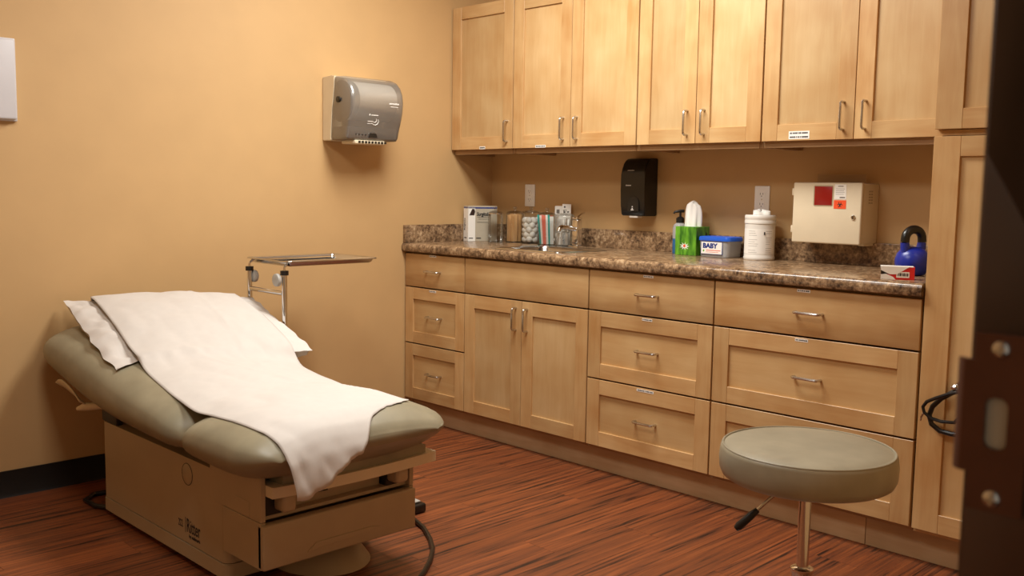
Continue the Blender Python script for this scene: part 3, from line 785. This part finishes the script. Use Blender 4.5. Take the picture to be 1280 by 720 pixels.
# blue-lidded tub, turned
t = thing('wipes_tub', 'clear plastic tub with a blue lid and printed label', 'tub', (1.551, -.098, Z), R(-3)); t['_local'] = 1
def rbox(mb, x, y, r, zs):
    Ls = [[(p[0], p[1], z) for p in rounded(-x*s, x*s, -y*s, y*s, r, 5)] for (z, s) in zs]; n = len(Ls[0])
    vs = [v for l in Ls for v in l]; fs = [(i*n+k, i*n+(k+1) % n, (i+1)*n+(k+1) % n, (i+1)*n+k) for i in range(len(Ls)-1) for k in range(n)]
    fs += [tuple(range(n-1, -1, -1)), tuple((len(Ls)-1)*n+k for k in range(n))]; mb._add(vs, fs); return mb
rbox(MB(), .078, .055, .018, [(.001, .93), (.006, .95), (.070, 1.)]).build('tub_body', MT['tub'], t, local=True)
rbox(MB(), .070, .048, .016, [(.004, .95), (.034, .97)]).build('contents', MT['cotton'], t, local=True)
rbox(MB(), .082, .059, .020, [(.0705, 1.), (.081, 1.), (.087, .97), (.0885, .9)]).build('lid', MT['blue'], t, local=True)
lab = MB().box(-.062, .050, -.0565, -.0535, .012, .067).build('label_sticker', MT['blueink'], t, local=True)
MB().box(-.060, .048, -.0570, -.0563, .014, .065).build('label_face', MT['label'], lab, local=True)
text('BABY', .028, 'lettering', MT['blueink'], t, (-.052, -.0574, .0395), FRONT, 1.12, .0003, bold=.0014)
mb = MB(); mb.box(-.034, .042, -.0576, -.0569, .028, .031); mb.box(-.034, .030, -.0576, -.0569, .021, .0225); mb.build('print_mark', MT['coral'], t, local=True)
mb = MB(); mb.ball((-.047, -.0570, .027), .005, 1, (1, .12, 1)); mb.build('leaf_mark', MT['green'], t, local=True)

# wipes canister
cx, cy = 1.745, -.105
t = thing('wipes_canister', 'tall white wipes canister with a wipe sticking out of its lid', 'canister', (cx, cy, Z))
r = .064
MB().lathe([(r*.96, 0), (r, .004), (r, .012), (r*.97, .016), (r*.97, .150)], (cx, cy, Z), 36).build('canister_body', MT['white'], t)
MB().lathe([(r*.975, .1505), (r*1.0, .152), (r*1.0, .162), (r*.985, .164), (r*.985, .170), (r, .172), (r, .182), (r*.96, .187), (r*.2, .188)], (cx, cy, Z), 36).build('lid', MT['white'], t)
def wipe(u, v):
    an = 2*math.pi*v; rad = .034*(1-.9*sm(.7, 1, u))*(1+.3*math.sin(3*an+1.)); return Vector((cx+.0+rad*math.cos(an), cy+.6*rad*math.sin(an), Z+.1885+.018*u*(1+.35*math.sin(2*an))))
MB().grid(wipe, 8, 28, True).build('wipe', MT['tissue'], t, ang=60)
lab = MB(); lab.grid(lambda u, v: Vector((cx+(r*.97+.0006)*math.cos(R(-140+u*150)), cy+(r*.97+.0006)*math.sin(R(-140+u*150)), Z+.026+v*.104)), 30, 2); lab = lab.build('label_sticker', MT['label'], t)
mb = MB()
for k in range(11):
    for (a0, a1) in ((-104, -62), (-36, -6)):
        if (k*7+int(a0)) % 5 == 0: continue
        zz = Z+.032+k*.0088; a1b = a1-random.uniform(0, 16)
        for s in range(4):
            q0, q1 = R(a0+(a1b-a0)*s/4), R(a0+(a1b-a0)*(s+1)/4); rr = r*.97+.001
            mb._add([(cx+rr*math.cos(q0), cy+rr*math.sin(q0), zz), (cx+rr*math.cos(q1), cy+rr*math.sin(q1), zz), (cx+rr*math.cos(q1), cy+rr*math.sin(q1), zz+.0016), (cx+rr*math.cos(q0), cy+rr*math.sin(q0), zz+.0016)], [(0, 1, 2, 3)])
mb.build('print_mark', MT['knobgrey'], lab)
mb = MB(); rr = r*.97+.0012; q = R(-42)
mb.box(cx+rr*math.cos(q)-.003, cx+rr*math.cos(q)+.003, cy+rr*math.sin(q)-.0012, cy+rr*math.sin(q)+.001, Z+.106, Z+.118); mb.build('dark_print', MT['ink'], lab)

# kettlebell
kx, ky = 2.488, -.335
t = thing('kettlebell', 'blue kettlebell with a black handle against the tall cabinet', 'kettlebell', (kx, ky, Z))
MB().lathe([(.030, 0), (.042, .004), (.052, .018), (.058, .04), (.058, .055), (.052, .075), (.040, .090), (.022, .099), (.0005, .101)], (kx, ky, Z), 32).build('bell', MT['kblue'], t)
ux, uy = math.cos(R(68)), math.sin(R(68))
def kp(s, z): return (kx+ux*s, ky+uy*s, Z+z)
for s in (-1, 1):
    MB().tube([kp(s*.030, .075), kp(s*.037, .100), kp(s*.039, .115)], [.017, .0155, .0145], 14).build('handle_horn', MT['kblue'], t)
P = [kp(-.039, .1155)]
for k in range(0, 13): a = R(180-15*k); P.append(kp(.038*math.cos(a), .128+.032*math.sin(a)))
P.append(kp(.039, .1155))
MB().tube(P, .0150, 14).build('handle_grip', MT['blackrub'], t)

# opened red and white carton
t = thing('open_carton', 'torn open red and white small carton at the worktop edge', 'carton', (2.525, -.535, Z), R(24)); t['_local'] = 1
MB().box(-.052, .052, -.022, .022, 0, .042, .001, 1).build('body', MT['red'], t, local=True)
mb = MB(); mb.prism([(-.054, .043), (.036, .0435), (-.002, .018), (-.024, .017), (-.052, .030)], 'y', -.0240, -.0222)
mb.prism([(-.052, .0005), (-.006, .0005), (-.014, .009), (-.036, .018), (-.052, .016)], 'y', -.0240, -.0222)
mb.box(-.054, .048, -.022, .024, .0422, .0435)
mb.build('white_flap', MT['label'], t, local=True)
mb = MB(); mb.prism([(-.052, .030), (-.024, .017), (-.010, .017), (-.036, .0185), (-.052, .0165)], 'y', -.0236, -.0221); mb.build('torn_opening', MT['dark'], t, local=True)
bc = MB().box(-.004, .036, -.0232, -.0222, .007, .026).build('barcode_label', MT['label'], t, local=True)
mb = MB()
for k in range(9): mb.box(-.001+k*.0038, .0006+k*.0038+.0008*(k % 3), -.0236, -.0231, .012, .022)
mb.build('bars', MT['ink'], bc, local=True)

# black tubing hung on a small hook on the tall cabinet
t = thing('coiled_tubing', 'black looped tubing hanging from a small hook on the tall cupboard', 'tubing', (2.775, YF-.004, .60))
yk = YF-.0045
mb = MB(); mb.lathe([(.012, -.004), (.012, .006)], (2.775, yk+.002, .610), 16, 'y'); mb.tube([(2.775, yk, .610), (2.775, yk-.03, .607), (2.773, yk-.038, .614)], .004, 8); mb.box(2.757, 2.782, yk-.026, yk-.008, .600, .611, .002); mb.build('hook', MT['chrome'], t)
mb = MB(); pts = []
for k in range(0, 25):
    a = R(70+k*11.5); pts.append((2.775+.088*math.cos(a)-.0, yk-.016-.003*math.sin(k*.3), .528+.072*math.sin(a)))
mb.tube([(2.79, yk-.016, .603), (2.760, yk-.016, .588), (2.728, yk-.018, .565), (2.703, yk-.018, .535), (2.694, yk-.018, .505), (2.703, yk-.018, .478), (2.730, yk-.016, .460), (2.765, yk-.015, .457), (2.81, yk-.015, .462), (2.845, yk-.015, .49), (2.85, yk-.015, .54), (2.825, yk-.016, .59), (2.79, yk-.016, .603)], .0082, 10)
mb.build('thick_tube', MT['blackrub'], t)
MB().tube([(2.785, yk-.03, .596), (2.755, yk-.032, .585), (2.715, yk-.034, .565), (2.690, yk-.034, .550), (2.679, yk-.034, .532), (2.684, yk-.034, .515), (2.705, yk-.033, .500), (2.735, yk-.03, .494), (2.775, yk-.028, .497), (2.80, yk-.028, .53), (2.80, yk-.03, .57), (2.785, yk-.03, .596)], .0055, 8).build('thin_tube', MT['blackrub'], t)
MB().tube([(2.682, yk-.034, .512), (2.676, yk-.034, .500), (2.674, yk-.033, .486)], [.003, .003, .002], 8).build('metal_tip', MT['chrome'], t)

# ------------------------------------------------------------------ exam table
TY = -2.06
tb = thing('exam_table', 'olive vinyl exam table with cream base', 'exam table', (.95, TY, 0))
BY0, BY1 = -2.33, -1.79
mb = MB(); mb.box(.45, 1.26, BY0+.02, BY1-.02, 0, .022); mb.build('plinth', MT['dark'], tb)
mb = MB(); mb.prism(rounded(.420, 1.330, BY0-.003, BY1+.003, .03, 5), 'z', .020, .066); bmesh.ops.bevel(mb.bm, geom=[e for e in mb.bm.edges if abs(e.verts[0].co.z-e.verts[1].co.z) < 1e-5 and e.verts[0].co.z > .06], offset=.003, segments=2, affect='EDGES'); mb.build('base_skirt', MT['cream'], tb)
mb = MB(); mb.prism(rounded(.422, 1.328, BY0, BY1, .028, 6), 'z', .0685, .345); mb.build('base_housing', MT['cream'], tb)
# front housing: hollow box open to the foot end
mb = MB(); t_ = .012
fx0, fx1 = 1.24, 1.535
mb.box(fx0, fx1, BY0-.004, BY0+t_, .250, .380, .0015, 1); mb.box(fx0, fx1, BY1-t_, BY1+.004, .250, .380, .0015, 1)
mb.box(fx0, fx1-.02, BY0+t_, BY1-t_, .250, .260); mb.box(fx0, fx0+.01, BY0+t_, BY1-t_, .346, .392)
mb.box(1.318, fx1-.001, BY0-.004, BY0+t_, .112, .2485, .0015, 1); mb.box(1.318, fx1-.001, BY1-t_, BY1+.004, .112, .2485, .0015, 1)
mb.box(1.33, fx1-.01, BY0+t_, BY1-t_, .112, .120)
mb.build('front_housing', MT['cream'], tb)
MB().box(1.329, 1.485, BY0+.105, BY1-.095, .2605, .325).build('inner_panel', MT['cream'], tb)
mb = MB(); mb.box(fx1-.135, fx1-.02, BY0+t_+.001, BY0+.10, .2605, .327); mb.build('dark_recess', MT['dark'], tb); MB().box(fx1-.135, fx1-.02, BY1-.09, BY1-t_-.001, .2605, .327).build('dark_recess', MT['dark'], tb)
MB().box(fx1-.12, fx1-.02, BY0+.0, BY0+.0+.02, .27, .3).bm.free()
for (ya, yb, za) in ((BY0+.052, BY0+.098, .272), (BY1-.085, BY1-.035, .274)):
    MB().box(fx1-.05, fx1+.028, ya, yb, za, .3255, .012, 3).build('step_bracket', MT['cream'], tb)
MB().box(1.4852, 1.4865, -2.11, -2.078, .283, .309).build('power_socket', MT['silverface'], tb)
# drawer at the foot
mb = MB(); mb.box(1.515, 1.548, BY0-.004, BY1+.004, .112, .243, .006, 3); dw = mb.build('drawer', MT['cream'], tb)
mb = MB(); mb.prism([(BY0+.14, .135), (BY0+.17, .158), (BY1-.17, .158), (BY1-.14, .150), (BY1-.16, .145), (BY0+.18, .140)], 'x', 1.546, 1.5505); mb.build('pull_ridge', MT['cream'], dw)
# step: padded tread on a bowed tray
def bow(y): return 1.572+.022*(1-((y-TY-.04)/.30)**2)
sy0, sy1 = -2.318, -1.725
ys = [sy0+(sy1-sy0)*k/16 for k in range(17)]
mb = MB(); poly = [(1.25, sy0), (1.25, sy1)]+[(bow(y), y) for y in reversed(ys)]
mb.prism(poly, 'z', .326, .358); sp = mb.build('step_tray', MT['cream2'], tb)
mb = MB(); poly = [(1.30, sy0+.012), (1.30, sy1-.012)]+[(bow(y)-.012, y) for y in reversed(ys[1:-1])]
mb.prism(poly, 'z', .3585, .392); bmesh.ops.bevel(mb.bm, geom=[e for e in mb.bm.edges if e.verts[0].co.z > .385 and e.verts[1].co.z > .385], offset=.009, segments=3, affect='EDGES')
mb.build('step_pad', MT['vinyl'], sp)
# access cap, side cover and badge
ac = MB().lathe([(.032, -.0012), (.034, 0)], (1.085, BY0, .292), 32, 'y').build('access_cap', MT['cream'], tb)
MB().tube([(1.085+.0345*math.cos(2*math.pi*k/32), BY0-.0003, .292+.0345*math.sin(2*math.pi*k/32)) for k in range(32)], .0011, 6, closed=True).build('cap_groove', MT['darkgap'], ac)
MB().box(1.395, 1.475, BY0-.0055, BY0-.003, .252, .300, .001, 1).build('side_cover', MT['cream'], tb)
text('222', .034, 'model_lettering', MT['ink'], tb, (1.018, BY0-.0004, .112), FRONT, .62, .0003)
MB().box(1.066, 1.0675, BY0-.0008, BY0, .100, .150).build('badge_line', MT['ink'], tb)
text('Ritter', .062, 'brand_lettering', MT['ink'], tb, (1.074, BY0-.0004, .105), FRONT, .62, .0003, bold=.0006)
text('by midmark', .016, 'small_lettering', MT['ink'], tb, (1.090, BY0-.0004, .088), FRONT, .95, .0003, bold=.0003)
# rear floor foot seen under the drawer
mb = MB(); mb.grid(lambda u, v: Vector((1.30+(.175*math.sqrt(1-(1-u)**2.) if False else .19*u)*math.cos(2*math.pi*v), -1.99+.155*u*math.sin(2*math.pi*v), .0+.095*(1-u**2.6)+.001)), 12, 36, True); mb.build('floor_foot', MT['cream'], tb)
# back support frame
mb = MB(); mb.box(.50, 1.25, BY0+.05, BY0+.09, .345, .372); mb.box(.50, 1.25, BY1-.09, BY1-.05, .345, .372); mb.box(.425, .55, BY0+.0, BY0+.025, .3455, .40, .004); mb.build('support_frame', MT['darkgap'], tb)

TOP = [(.036, .588, .535), (.045, .614, .512), (.065, .641, .492), (.10, .664, .474), (.15, .673, .456), (.22, .671, .436), (.30, .662, .417), (.45, .640, .388), (.60, .614, .371), (.70, .596, .365), (.80, .579, .362), (.95, .558, .362), (1.06, .540, .363), (1.12, .518, .366), (1.165, .490, .372), (1.20, .514, .366), (1.28, .545, .357), (1.40, .550, .352), (1.48, .548, .354), (1.54, .542, .364), (1.58, .535, .382), (1.61, .521, .402), (1.640, .497, .426), (1.657, .470, .446)]
def hw_(x):
    w = .358
    if x < .13: w -= .075*(1-math.sqrt(max(0, 1-((.13-x)/.096)**2)))*.95
    if x > 1.53: w -= .11*(1-math.sqrt(max(0, 1-((x-1.53)/.13)**2)))
    w -= .034*math.exp(-((x-1.165)/.045)**2)
    return w
def zt(x): return interp(TOP, x)
def ctop(x, y):
    zt_, zb = zt(x); w = hw_(x); q = min(1, abs(y-TY)/w)
    h = (zt_-zb)/2
    return (zt_+zb)/2 + h*(1-q**2.7)**(1/2.3) - .006*q*q
mb = MB()
xs = [.036, .0375, .040, .045, .052, .06, .07, .085, .1, .125, .15, .18]+[.22+.04*k for k in range(22)]+[1.09, 1.11, 1.13, 1.145, 1.155, 1.165, 1.175, 1.185, 1.2, 1.22, 1.25, 1.29, 1.34, 1.4, 1.46, 1.5, 1.53, 1.555, 1.58, 1.6, 1.615, 1.63, 1.64, 1.648, 1.653, 1.6555]
NP = 44; V = []
for x in xs:
    a, b = zt(x); w = hw_(x); hz = (a-b)/2; zc = (a+b)/2
    for k in range(NP):
        an = 2*math.pi*k/NP; c, s = math.cos(an), math.sin(an)
        yy_ = w*math.copysign(abs(c)**(2/2.7), c); zz = hz*math.copysign(abs(s)**(2/(2.3 if s > 0 else 3.2)), s)
        V.append((x, TY+yy_, zc+zz-(.006*(yy_/w)**2 if s > 0 else 0)))
F = [(i*NP+k, i*NP+(k+1) % NP, (i+1)*NP+(k+1) % NP, (i+1)*NP+k) for i in range(len(xs)-1) for k in range(NP)]
F += [tuple(range(NP-1, -1, -1)), tuple((len(xs)-1)*NP+k for k in range(NP))]
mb._add(V, F); mb.build('cushion', MT['vinyl'], tb, ang=60)
# underside board + side strap + lever at the head
mb = MB(); mb.prism([(.12, .500), (.60, .40), (.60, .375), (.16, .462), (.12, .48)], 'y', TY-.24, TY+.24); mb.build('back_board', MT['cream2'], tb)
mb = MB()
def strap(u, v):
    P = [(.150, .448), (.19, .466), (.24, .472), (.29, .462), (.335, .443), (.38, .412)]
    f = u*(len(P)-1); i = min(int(f), len(P)-2); g = f-i; x = P[i][0]*(1-g)+P[i+1][0]*g; z = P[i][1]*(1-g)+P[i+1][1]*g
    w = .004+.036*math.sin(math.pi*min(1, u*.8+.12))
    return Vector((x-.25*w*v, -2.392+.022*v-.008*math.sin(math.pi*u), z-w*v))
mb.grid(strap, 12, 4); so = mb.build('side_strap', MT['cream2'], tb, ang=60)
md = so.modifiers.new('thickness', 'SOLIDIFY'); md.thickness = .005
mb = MB(); mb.tube([(.46, -2.28, .398), (.42, -2.33, .396), (.37, -2.362, .390), (.315, -2.372, .374)], [.010, .013, .016, .008], 12); mb.build('release_lever', MT['cream2'], tb)

# power cord of the table, left end
pc = tag(MB().tube([(.50, -2.0, .15), (.40, -2.02, .10), (.32, -2.10, .03), (.24, -2.20, .012), (.21, -2.28, .009), (.26, -2.335, .009), (.36, -2.335, .010), (.44, -2.30, .015)], .009, 10).build('power_cord', MT['blackrub']), 'black power cord looping on the floor behind the exam table base', 'cord')

# ------------------------------------------------------------------ pillow and paper
A, B, C_, D = Vector((.040, -2.315, .742)), Vector((.655, -2.370, .556)), Vector((.815, -1.690, .585)), Vector((.310, -1.655, .738))
def quad(u, v):      # u head->foot, v near->far
    return (A*(1-u)+B*u)*(1-v)+(D*(1-u)+C_*u)*v
def pbulge(u, v): return (max(0, 16*u*(1-u)*v*(1-v)))**.55
def clear(x, y):
    if .04 < x < 1.65 and abs(y-TY) < hw_(x)*.985: return ctop(x, y)
    return -9
def ptop(u, v):
    p = quad(u, v); b = pbulge(u, v)
    e = 1-min(1, b*1.4)
    p = p + Vector((0, 0, .052*b))
    e2 = e*(.3+2.6*(1-e)); nn = (noise.noise(Vector((u*6, v*7, 1.3)))*.014 + noise.noise(Vector((u*13, v*15, 4.3)))*.013 - .022*abs(noise.noise(Vector((u*8, v*19, 9.3)))))*e2
    p.z = max(p.z, clear(p.x, p.y)+.014); p.z += nn; p.x += noise.noise(Vector((v*5, 2.2, u*4)))*.012*e; p.y += noise.noise(Vector((u*9, 7.2, v*5)))*.010*e
    return p
def pbot(u, v):
    t_ = ptop(u, v); b = pbulge(u, v); p = t_.copy(); want = max(clear(p.x, p.y)+.003, t_.z-.016-.14*b)
    p.z = min(t_.z-.0012, want)
    return p
NU, NV = 40, 44
mb = MB()
bm = mb.bm; vt = {}; 
for i in range(NU+1):
    for j in range(NV+1):
        vt[i, j] = bm.verts.new(ptop(i/NU, j/NV))
vb = {}
for i in range(NU+1):
    for j in range(NV+1):
        vb[i, j] = vt[i, j] if (i in (0, NU) or j in (0, NV)) else bm.verts.new(pbot(i/NU, j/NV))
for i in range(NU):
    for j in range(NV):
        bm.faces.new((vt[i, j], vt[i+1, j], vt[i+1, j+1], vt[i, j+1])); bm.faces.new((vb[i, j], vb[i, j+1], vb[i+1, j+1], vb[i+1, j]))
tag(mb.build('pillow', MT['case'], ang=50), 'white paper covered pillow with pointed corners at the head of the exam table', 'pillow')

# height field of the pillow for the paper above it
HF = {}
st_ = .01
for i in range(0, 161):
    for j in range(0, 161):
        p = quad(i/160, j/160); z = max(p.z+.052*pbulge(i/160, j/160), clear(p.x, p.y)+.014)+.008
        k = (round(p.x/st_), round(p.y/st_)); HF[k] = max(HF.get(k, -9), z)
def surf(x, y):
    if 1.0 < x < 1.29 and abs(y-TY) < .31:      # the sheet spans the crease between back and seat
        k = (x-1.0)/.29; zs = ctop(1.0, y)*(1-k)+ctop(1.29, y)*k; z0 = ctop(x, y)
        return z0+max(0, zs-z0)*.8
    z = clear(min(x, 1.648), y) if abs(y-TY) < hw_(min(max(x, .045), 1.648))*.985 else -9
    k = (round(x/st_), round(y/st_))
    return max(z, HF.get(k, -9))
FOOT = [(1.585, .531), (1.622, .514), (1.646, .489), (1.664, .456), (1.673, .42), (1.679, .38), (1.686, .31)]
S0 = 1.50
def near(s): return interp([(0.05, -2.205), (.10, -2.235), (.78, -2.312), (1.2, -2.350), (1.55, -2.340), (1.8, -2.312)], s)[0]
def far(s): return interp([(.25, -1.725), (.36, -1.738), (.78, -1.765), (1.54, -1.800), (1.64, -1.845), (1.8, -1.86)], s)[0]
smax = [(0, 1.812), (.04, 1.815), (.20, 1.795), (.36, 1.744), (.50, 1.716), (.58, 1.672), (.65, 1.615), (.74, 1.585), (.86, 1.562), (1, 1.528)]
# arclength table: up to x=1.55 s==x, then along the rounded foot
FP = [(1.55, 1.55, .5415)]
s_ = 1.55; px_, pz_ = 1.55, .5415
for (x, z) in FOOT:
    s_ += math.hypot(x-px_, z-pz_); FP.append((s_, x, z)); px_, pz_ = x, z
NS, NVp = 130, 56
sx0 = lambda v: .060+(.300-.060)*v
P = [[None]*(NVp+1) for _ in range(NS+1)]
hang = [[0.]*(NVp+1) for _ in range(NS+1)]
for j in range(NVp+1):
    v = j/NVp
    s1 = interp(smax, v)[0]; s1 = 1.55+(s1-1.55)*1.0 if s1 <= 1.55 else s1
    # measured hang lengths use the true arclength of the foot curve
    s1 += .010*noise.noise(Vector((v*9, 3.1, 0)))+.006*noise.noise(Vector((v*26, 8.1, 0)))
    for i in range(NS+1):
        s = sx0(v)+(s1-sx0(v))*(i/NS)
        yn, yf_ = near(s), far(s); y = yn+(yf_-yn)*v
        if s <= 1.55:
            x = s; z = surf(x, y)
            if z < 0: z = None
        else:
            x, z = interp(FP, s); hang[i][j] = 1.
            dz_ = ctop(min(x, 1.60), y)+.001-zt(min(x, 1.60))[0]
            z += max(-.05, dz_)*(1-sm(1.66, 1.685, x))
        P[i][j] = [x, y, z]
# fill unsupported points, then relax above the support
for j in range(NVp+1):
    for i in range(NS+1):
        if P[i][j][2] is None:
            P[i][j][2] = quad(max(0, min(1, (P[i][j][0]-sx0(j/NVp))/.5)), j/NVp).z
base = [[P[i][j][2] for j in range(NVp+1)] for i in range(NS+1)]
Zf = [[b+.002 for b in r_] for r_ in base]
for it in range(14):
    N2 = [r_[:] for r_ in Zf]
    for i in range(NS+1):
        for j in range(NVp+1):
            if hang[i][j]: continue
            i0, i1, j0, j1 = max(0, i-1), min(NS, i+1), max(0, j-1), min(NVp, j+1)
            m = (Zf[i0][j]+Zf[i1][j]+Zf[i][j0]+Zf[i][j1])/4 if 0 < j < NVp and 0 < i < NS else ((Zf[i0][j]+Zf[i1][j])/2 if 0 < i < NS else (Zf[i][j0]+Zf[i][j1])/2)
            N2[i][j] = max(base[i][j]+.0018, m)
    Zf = N2
mb = MB(); bm = mb.bm; vv = {}
for i in range(NS+1):
    for j in range(NVp+1):
        x, y, _ = P[i][j]; z = Zf[i][j]; u, v = i/NS, j/NVp
        w = noise.noise(Vector((x*2.2+y*1.5, y*5-x*1.2, .7)))
        z += .006*(1+w)*.5*min(1, v*8, (1-v)*8, (1-u)*9) + .009*abs(noise.noise(Vector((x*5+y*3, y*9-x*4, 3.1))))*min(1, v*10, (1-v)*10, (1-u)*9) + .006*max(0, 1-abs(y+2.0-.42*(x-1.0))/.02)*sm(.5, .9, x)*(1-sm(1.3, 1.5, x)) + .003*max(0, 1-abs(y+1.93+.10*(x-.6))/.012)*(1-sm(.9, 1.1, x))
        if hang[i][j]:
            cr = noise.noise(Vector((y*16, z*14, 2.)))
            x += .006+.012*sm(.50, .40, z) * 0 + (.010*cr + .009*abs(noise.noise(Vector((y*22+z*8, z*10, 5.)))))*sm(1.64, 1.68, x)
        vv[i, j] = bm.verts.new((x, y, z))
for i in range(NS):
    for j in range(NVp):
        bm.faces.new((vv[i, j], vv[i+1, j], vv[i+1, j+1], vv[i, j+1]))
pp = tag(mb.build('exam_paper', MT['paper'], ang=70), 'white exam paper sheet spread over pillow and table, torn at the foot', 'paper sheet')
md = pp.modifiers.new('thickness', 'SOLIDIFY'); md.thickness = .0008; md.offset = 1

# ------------------------------------------------------------------ foot pedal
t = thing('foot_pedal', 'black foot pedal with corded control beyond the exam table', 'pedal', (1.19, -1.50, 0))
MB().box(1.06, 1.205, -1.56, -1.455, .001, .035, .008, 3).build('pedal_body', MT['blackrub'], t)
MB().box(1.08, 1.185, -1.548, -1.467, .0355, .043, .004, 2).build('tread', MT['knobgrey'], t)
MB().tube([(1.19, -1.545, .018), (1.24, -1.552, .010), (1.347, -1.585, .008), (1.44, -1.635, .008), (1.52, -1.69, .008), (1.589, -1.758, .008), (1.651, -1.836, .008), (1.71, -1.93, .008), (1.73, -2.03, .008), (1.70, -2.12, .008), (1.60, -2.18, .008), (1.42, -2.20, .009)], .008, 10).build('cord', MT['blackrub'], t)

# ------------------------------------------------------------------ instrument stand
t = thing('instrument_stand', 'chrome instrument stand with a steel tray beyond the exam table', 'stand', (.42, -1.5, 0))
PX0, PX1, PY = .285, .555, -1.652
tx0, tx1, ty0, ty1, tz = .262, .590, -1.660, -1.215, .897
mb = MB(); Ls = []
for (ins, z) in ((0, tz), (.003, tz+.005), (.012, tz+.002), (.020, tz-.012), (.028, tz-.0165), (.15, tz-.0168)):
    Ls.append([(p[0], p[1], z) for p in rounded(tx0+ins, tx1-ins, ty0+ins, ty1-ins, max(.004, .022-ins*.5), 4)])
n = len(Ls[0]); mb._add([v for l in Ls for v in l], [(i*n+k, i*n+(k+1) % n, (i+1)*n+(k+1) % n, (i+1)*n+k) for i in range(len(Ls)-1) for k in range(n)]+[tuple((len(Ls)-1)*n+k for k in range(n))])
tr = mb.build('tray', MT['steel'], t); md = tr.modifiers.new('thickness', 'SOLIDIFY'); md.thickness = .0015
mb = MB(); zz = tz-.0085
mb.tube([(PX0, PY, .83), (PX0, PY, zz-.012), (PX0, PY+.008, zz-.004), (PX0, PY+.03, zz), (PX0, ty1-.02, zz), (PX0+.03, ty1-.005, zz), (PX1-.03, ty1-.005, zz), (PX1, ty1-.02, zz), (PX1, PY+.03, zz), (PX1, PY+.008, zz-.004), (PX1, PY, zz-.012), (PX1, PY, .83)], .005, 10)
mb.build('tray_frame', MT['chrome'], t)
for x in (PX0, PX1):
    MB().tube([(x, PY, .06), (x, PY, .845)], .0105, 14).build('post', MT['chrome'], t)
    MB().cyl((x, PY, .8455), (x, PY, .863), .0165, None, 16).build('collar', MT['dark'], t)
    kb = MB(); kb.lathe([(.006, 0), (.006, -.010), (.024, -.011), (.026, -.016), (.025, -.026), (.018, -.030), (.0005, -.030)], (x-.018, PY-.004, .826) if x > .4 else (x, PY+.040, .822), 20, 'y'); kb.build('clamp_knob', MT['knobgrey'], t)
MB().tube([(PX0+.011, PY, .772), (PX1-.011, PY, .772)], .0095, 12).build('cross_bar', MT['chrome'], t)
mb = MB(); mb.tube([(PX0, -1.70+.02, .045), (PX0, -1.20, .045)], .014, 12); mb.tube([(PX1, -1.68, .045), (PX1, -1.20, .045)], .014, 12); mb.tube([(PX0, PY, .045), (PX1, PY, .045)], .013, 12)
mb.tube([(PX0, PY, .05), (PX0, PY, .065)], .014, 12); mb.tube([(PX1, PY, .05), (PX1, PY, .065)], .014, 12); mb.build('base_frame', MT['chrome'], t)
for x in (PX0, PX1):
    for y in (-1.66, -1.22):
        mb = MB(); mb.lathe([(.016, -.008), (.018, -.006), (.018, .006), (.016, .008)], (x, y, .0182), 16, 'x'); mb.build('caster', MT['dark'], t)

# ------------------------------------------------------------------ stool
sx, sy, sz = 2.80, -1.612, .603
t = thing('stool', 'round olive vinyl swivel stool with chrome post in front of the drawers', 'stool', (sx, sy, 0))
r = .2025
MB().lathe([(.0005, .006), (r*.5, .0055), (r*.8, .002), (r*.93, -.003), (r*.965, -.006), (r*.975, -.0045), (r*.99, -.007), (r, -.014), (r*1.012, -.035), (r*1.005, -.060), (r*.975, -.074), (r*.93, -.080), (.0005, -.080)], (sx, sy, sz), 72, cap=False).build('seat', MT['seatgrey'], t, ang=60)
MB().tube([(sx+r*.972*math.cos(2*math.pi*k/64), sy+r*.972*math.sin(2*math.pi*k/64), sz-.0045) for k in range(64)], .0026, 8, closed=True).build('piping', MT['seatgrey'], t)
MB().lathe([(.09, -.088), (.09, -.0805)], (sx, sy, sz), 28).build('seat_plate', MT['dark'], t)
MB().tube([(sx, sy, .29), (sx, sy, sz-.088)], .0145, 20).build('gas_post', MT['chrome'], t)
MB().lathe([(.0155, .45), (.0165, .45), (.0165, .50), (.0155, .50)], (sx, sy, 0), 20).build('post_sleeve', MT['dark'], t) if False else None
MB().lathe([(.020, .306), (.027, .302), (.027, .294), (.0245, .29), (.0245, .09)], (sx, sy, 0), 24).build('outer_column', MT['chrome'], t)
lv = MB().tube([(sx-.02, sy-.02, sz-.092), (sx-.06, sy-.05, sz-.13), (sx-.105, sy-.088, sz-.190)], .0042, 8).build('height_lever', MT['steel'], t)
MB().tube([(sx-.085, sy-.070, sz-.163), (sx-.095, sy-.079, sz-.176), (sx-.118, sy-.098, sz-.206), (sx-.123, sy-.102, sz-.213)], [.007, .0095, .0105, .007], 12).build('lever_grip', MT['dark'], lv)
MB().lathe([(.05, .06), (.05, .085), (.03, .10)], (sx, sy, 0), 24).build('hub', MT['chrome'], t)
for k in range(5):
    a = R(20+72*k); c, s = math.cos(a), math.sin(a)
    MB().tube([(sx+.03*c, sy+.03*s, .074), (sx+.15*c, sy+.15*s, .066), (sx+.25*c, sy+.25*s, .052)], [.02, .017, .013], 10).build('leg', MT['chrome'], t)
    mb = MB(); mb.lathe([(.022, -.012), (.025, -.009), (.025, .009), (.022, .012)], (0, 0, 0), 18, 'x'); mb.xf(Matrix.Translation((sx+.25*c, sy+.25*s, .0252)) @ Matrix.Rotation(a+R(90), 4, 'Z') @ Matrix.Rotation(0, 4, 'X')); mb.build('caster', MT['dark'], t)

for o in bpy.data.objects:
    if '_local' in o: del o['_local']
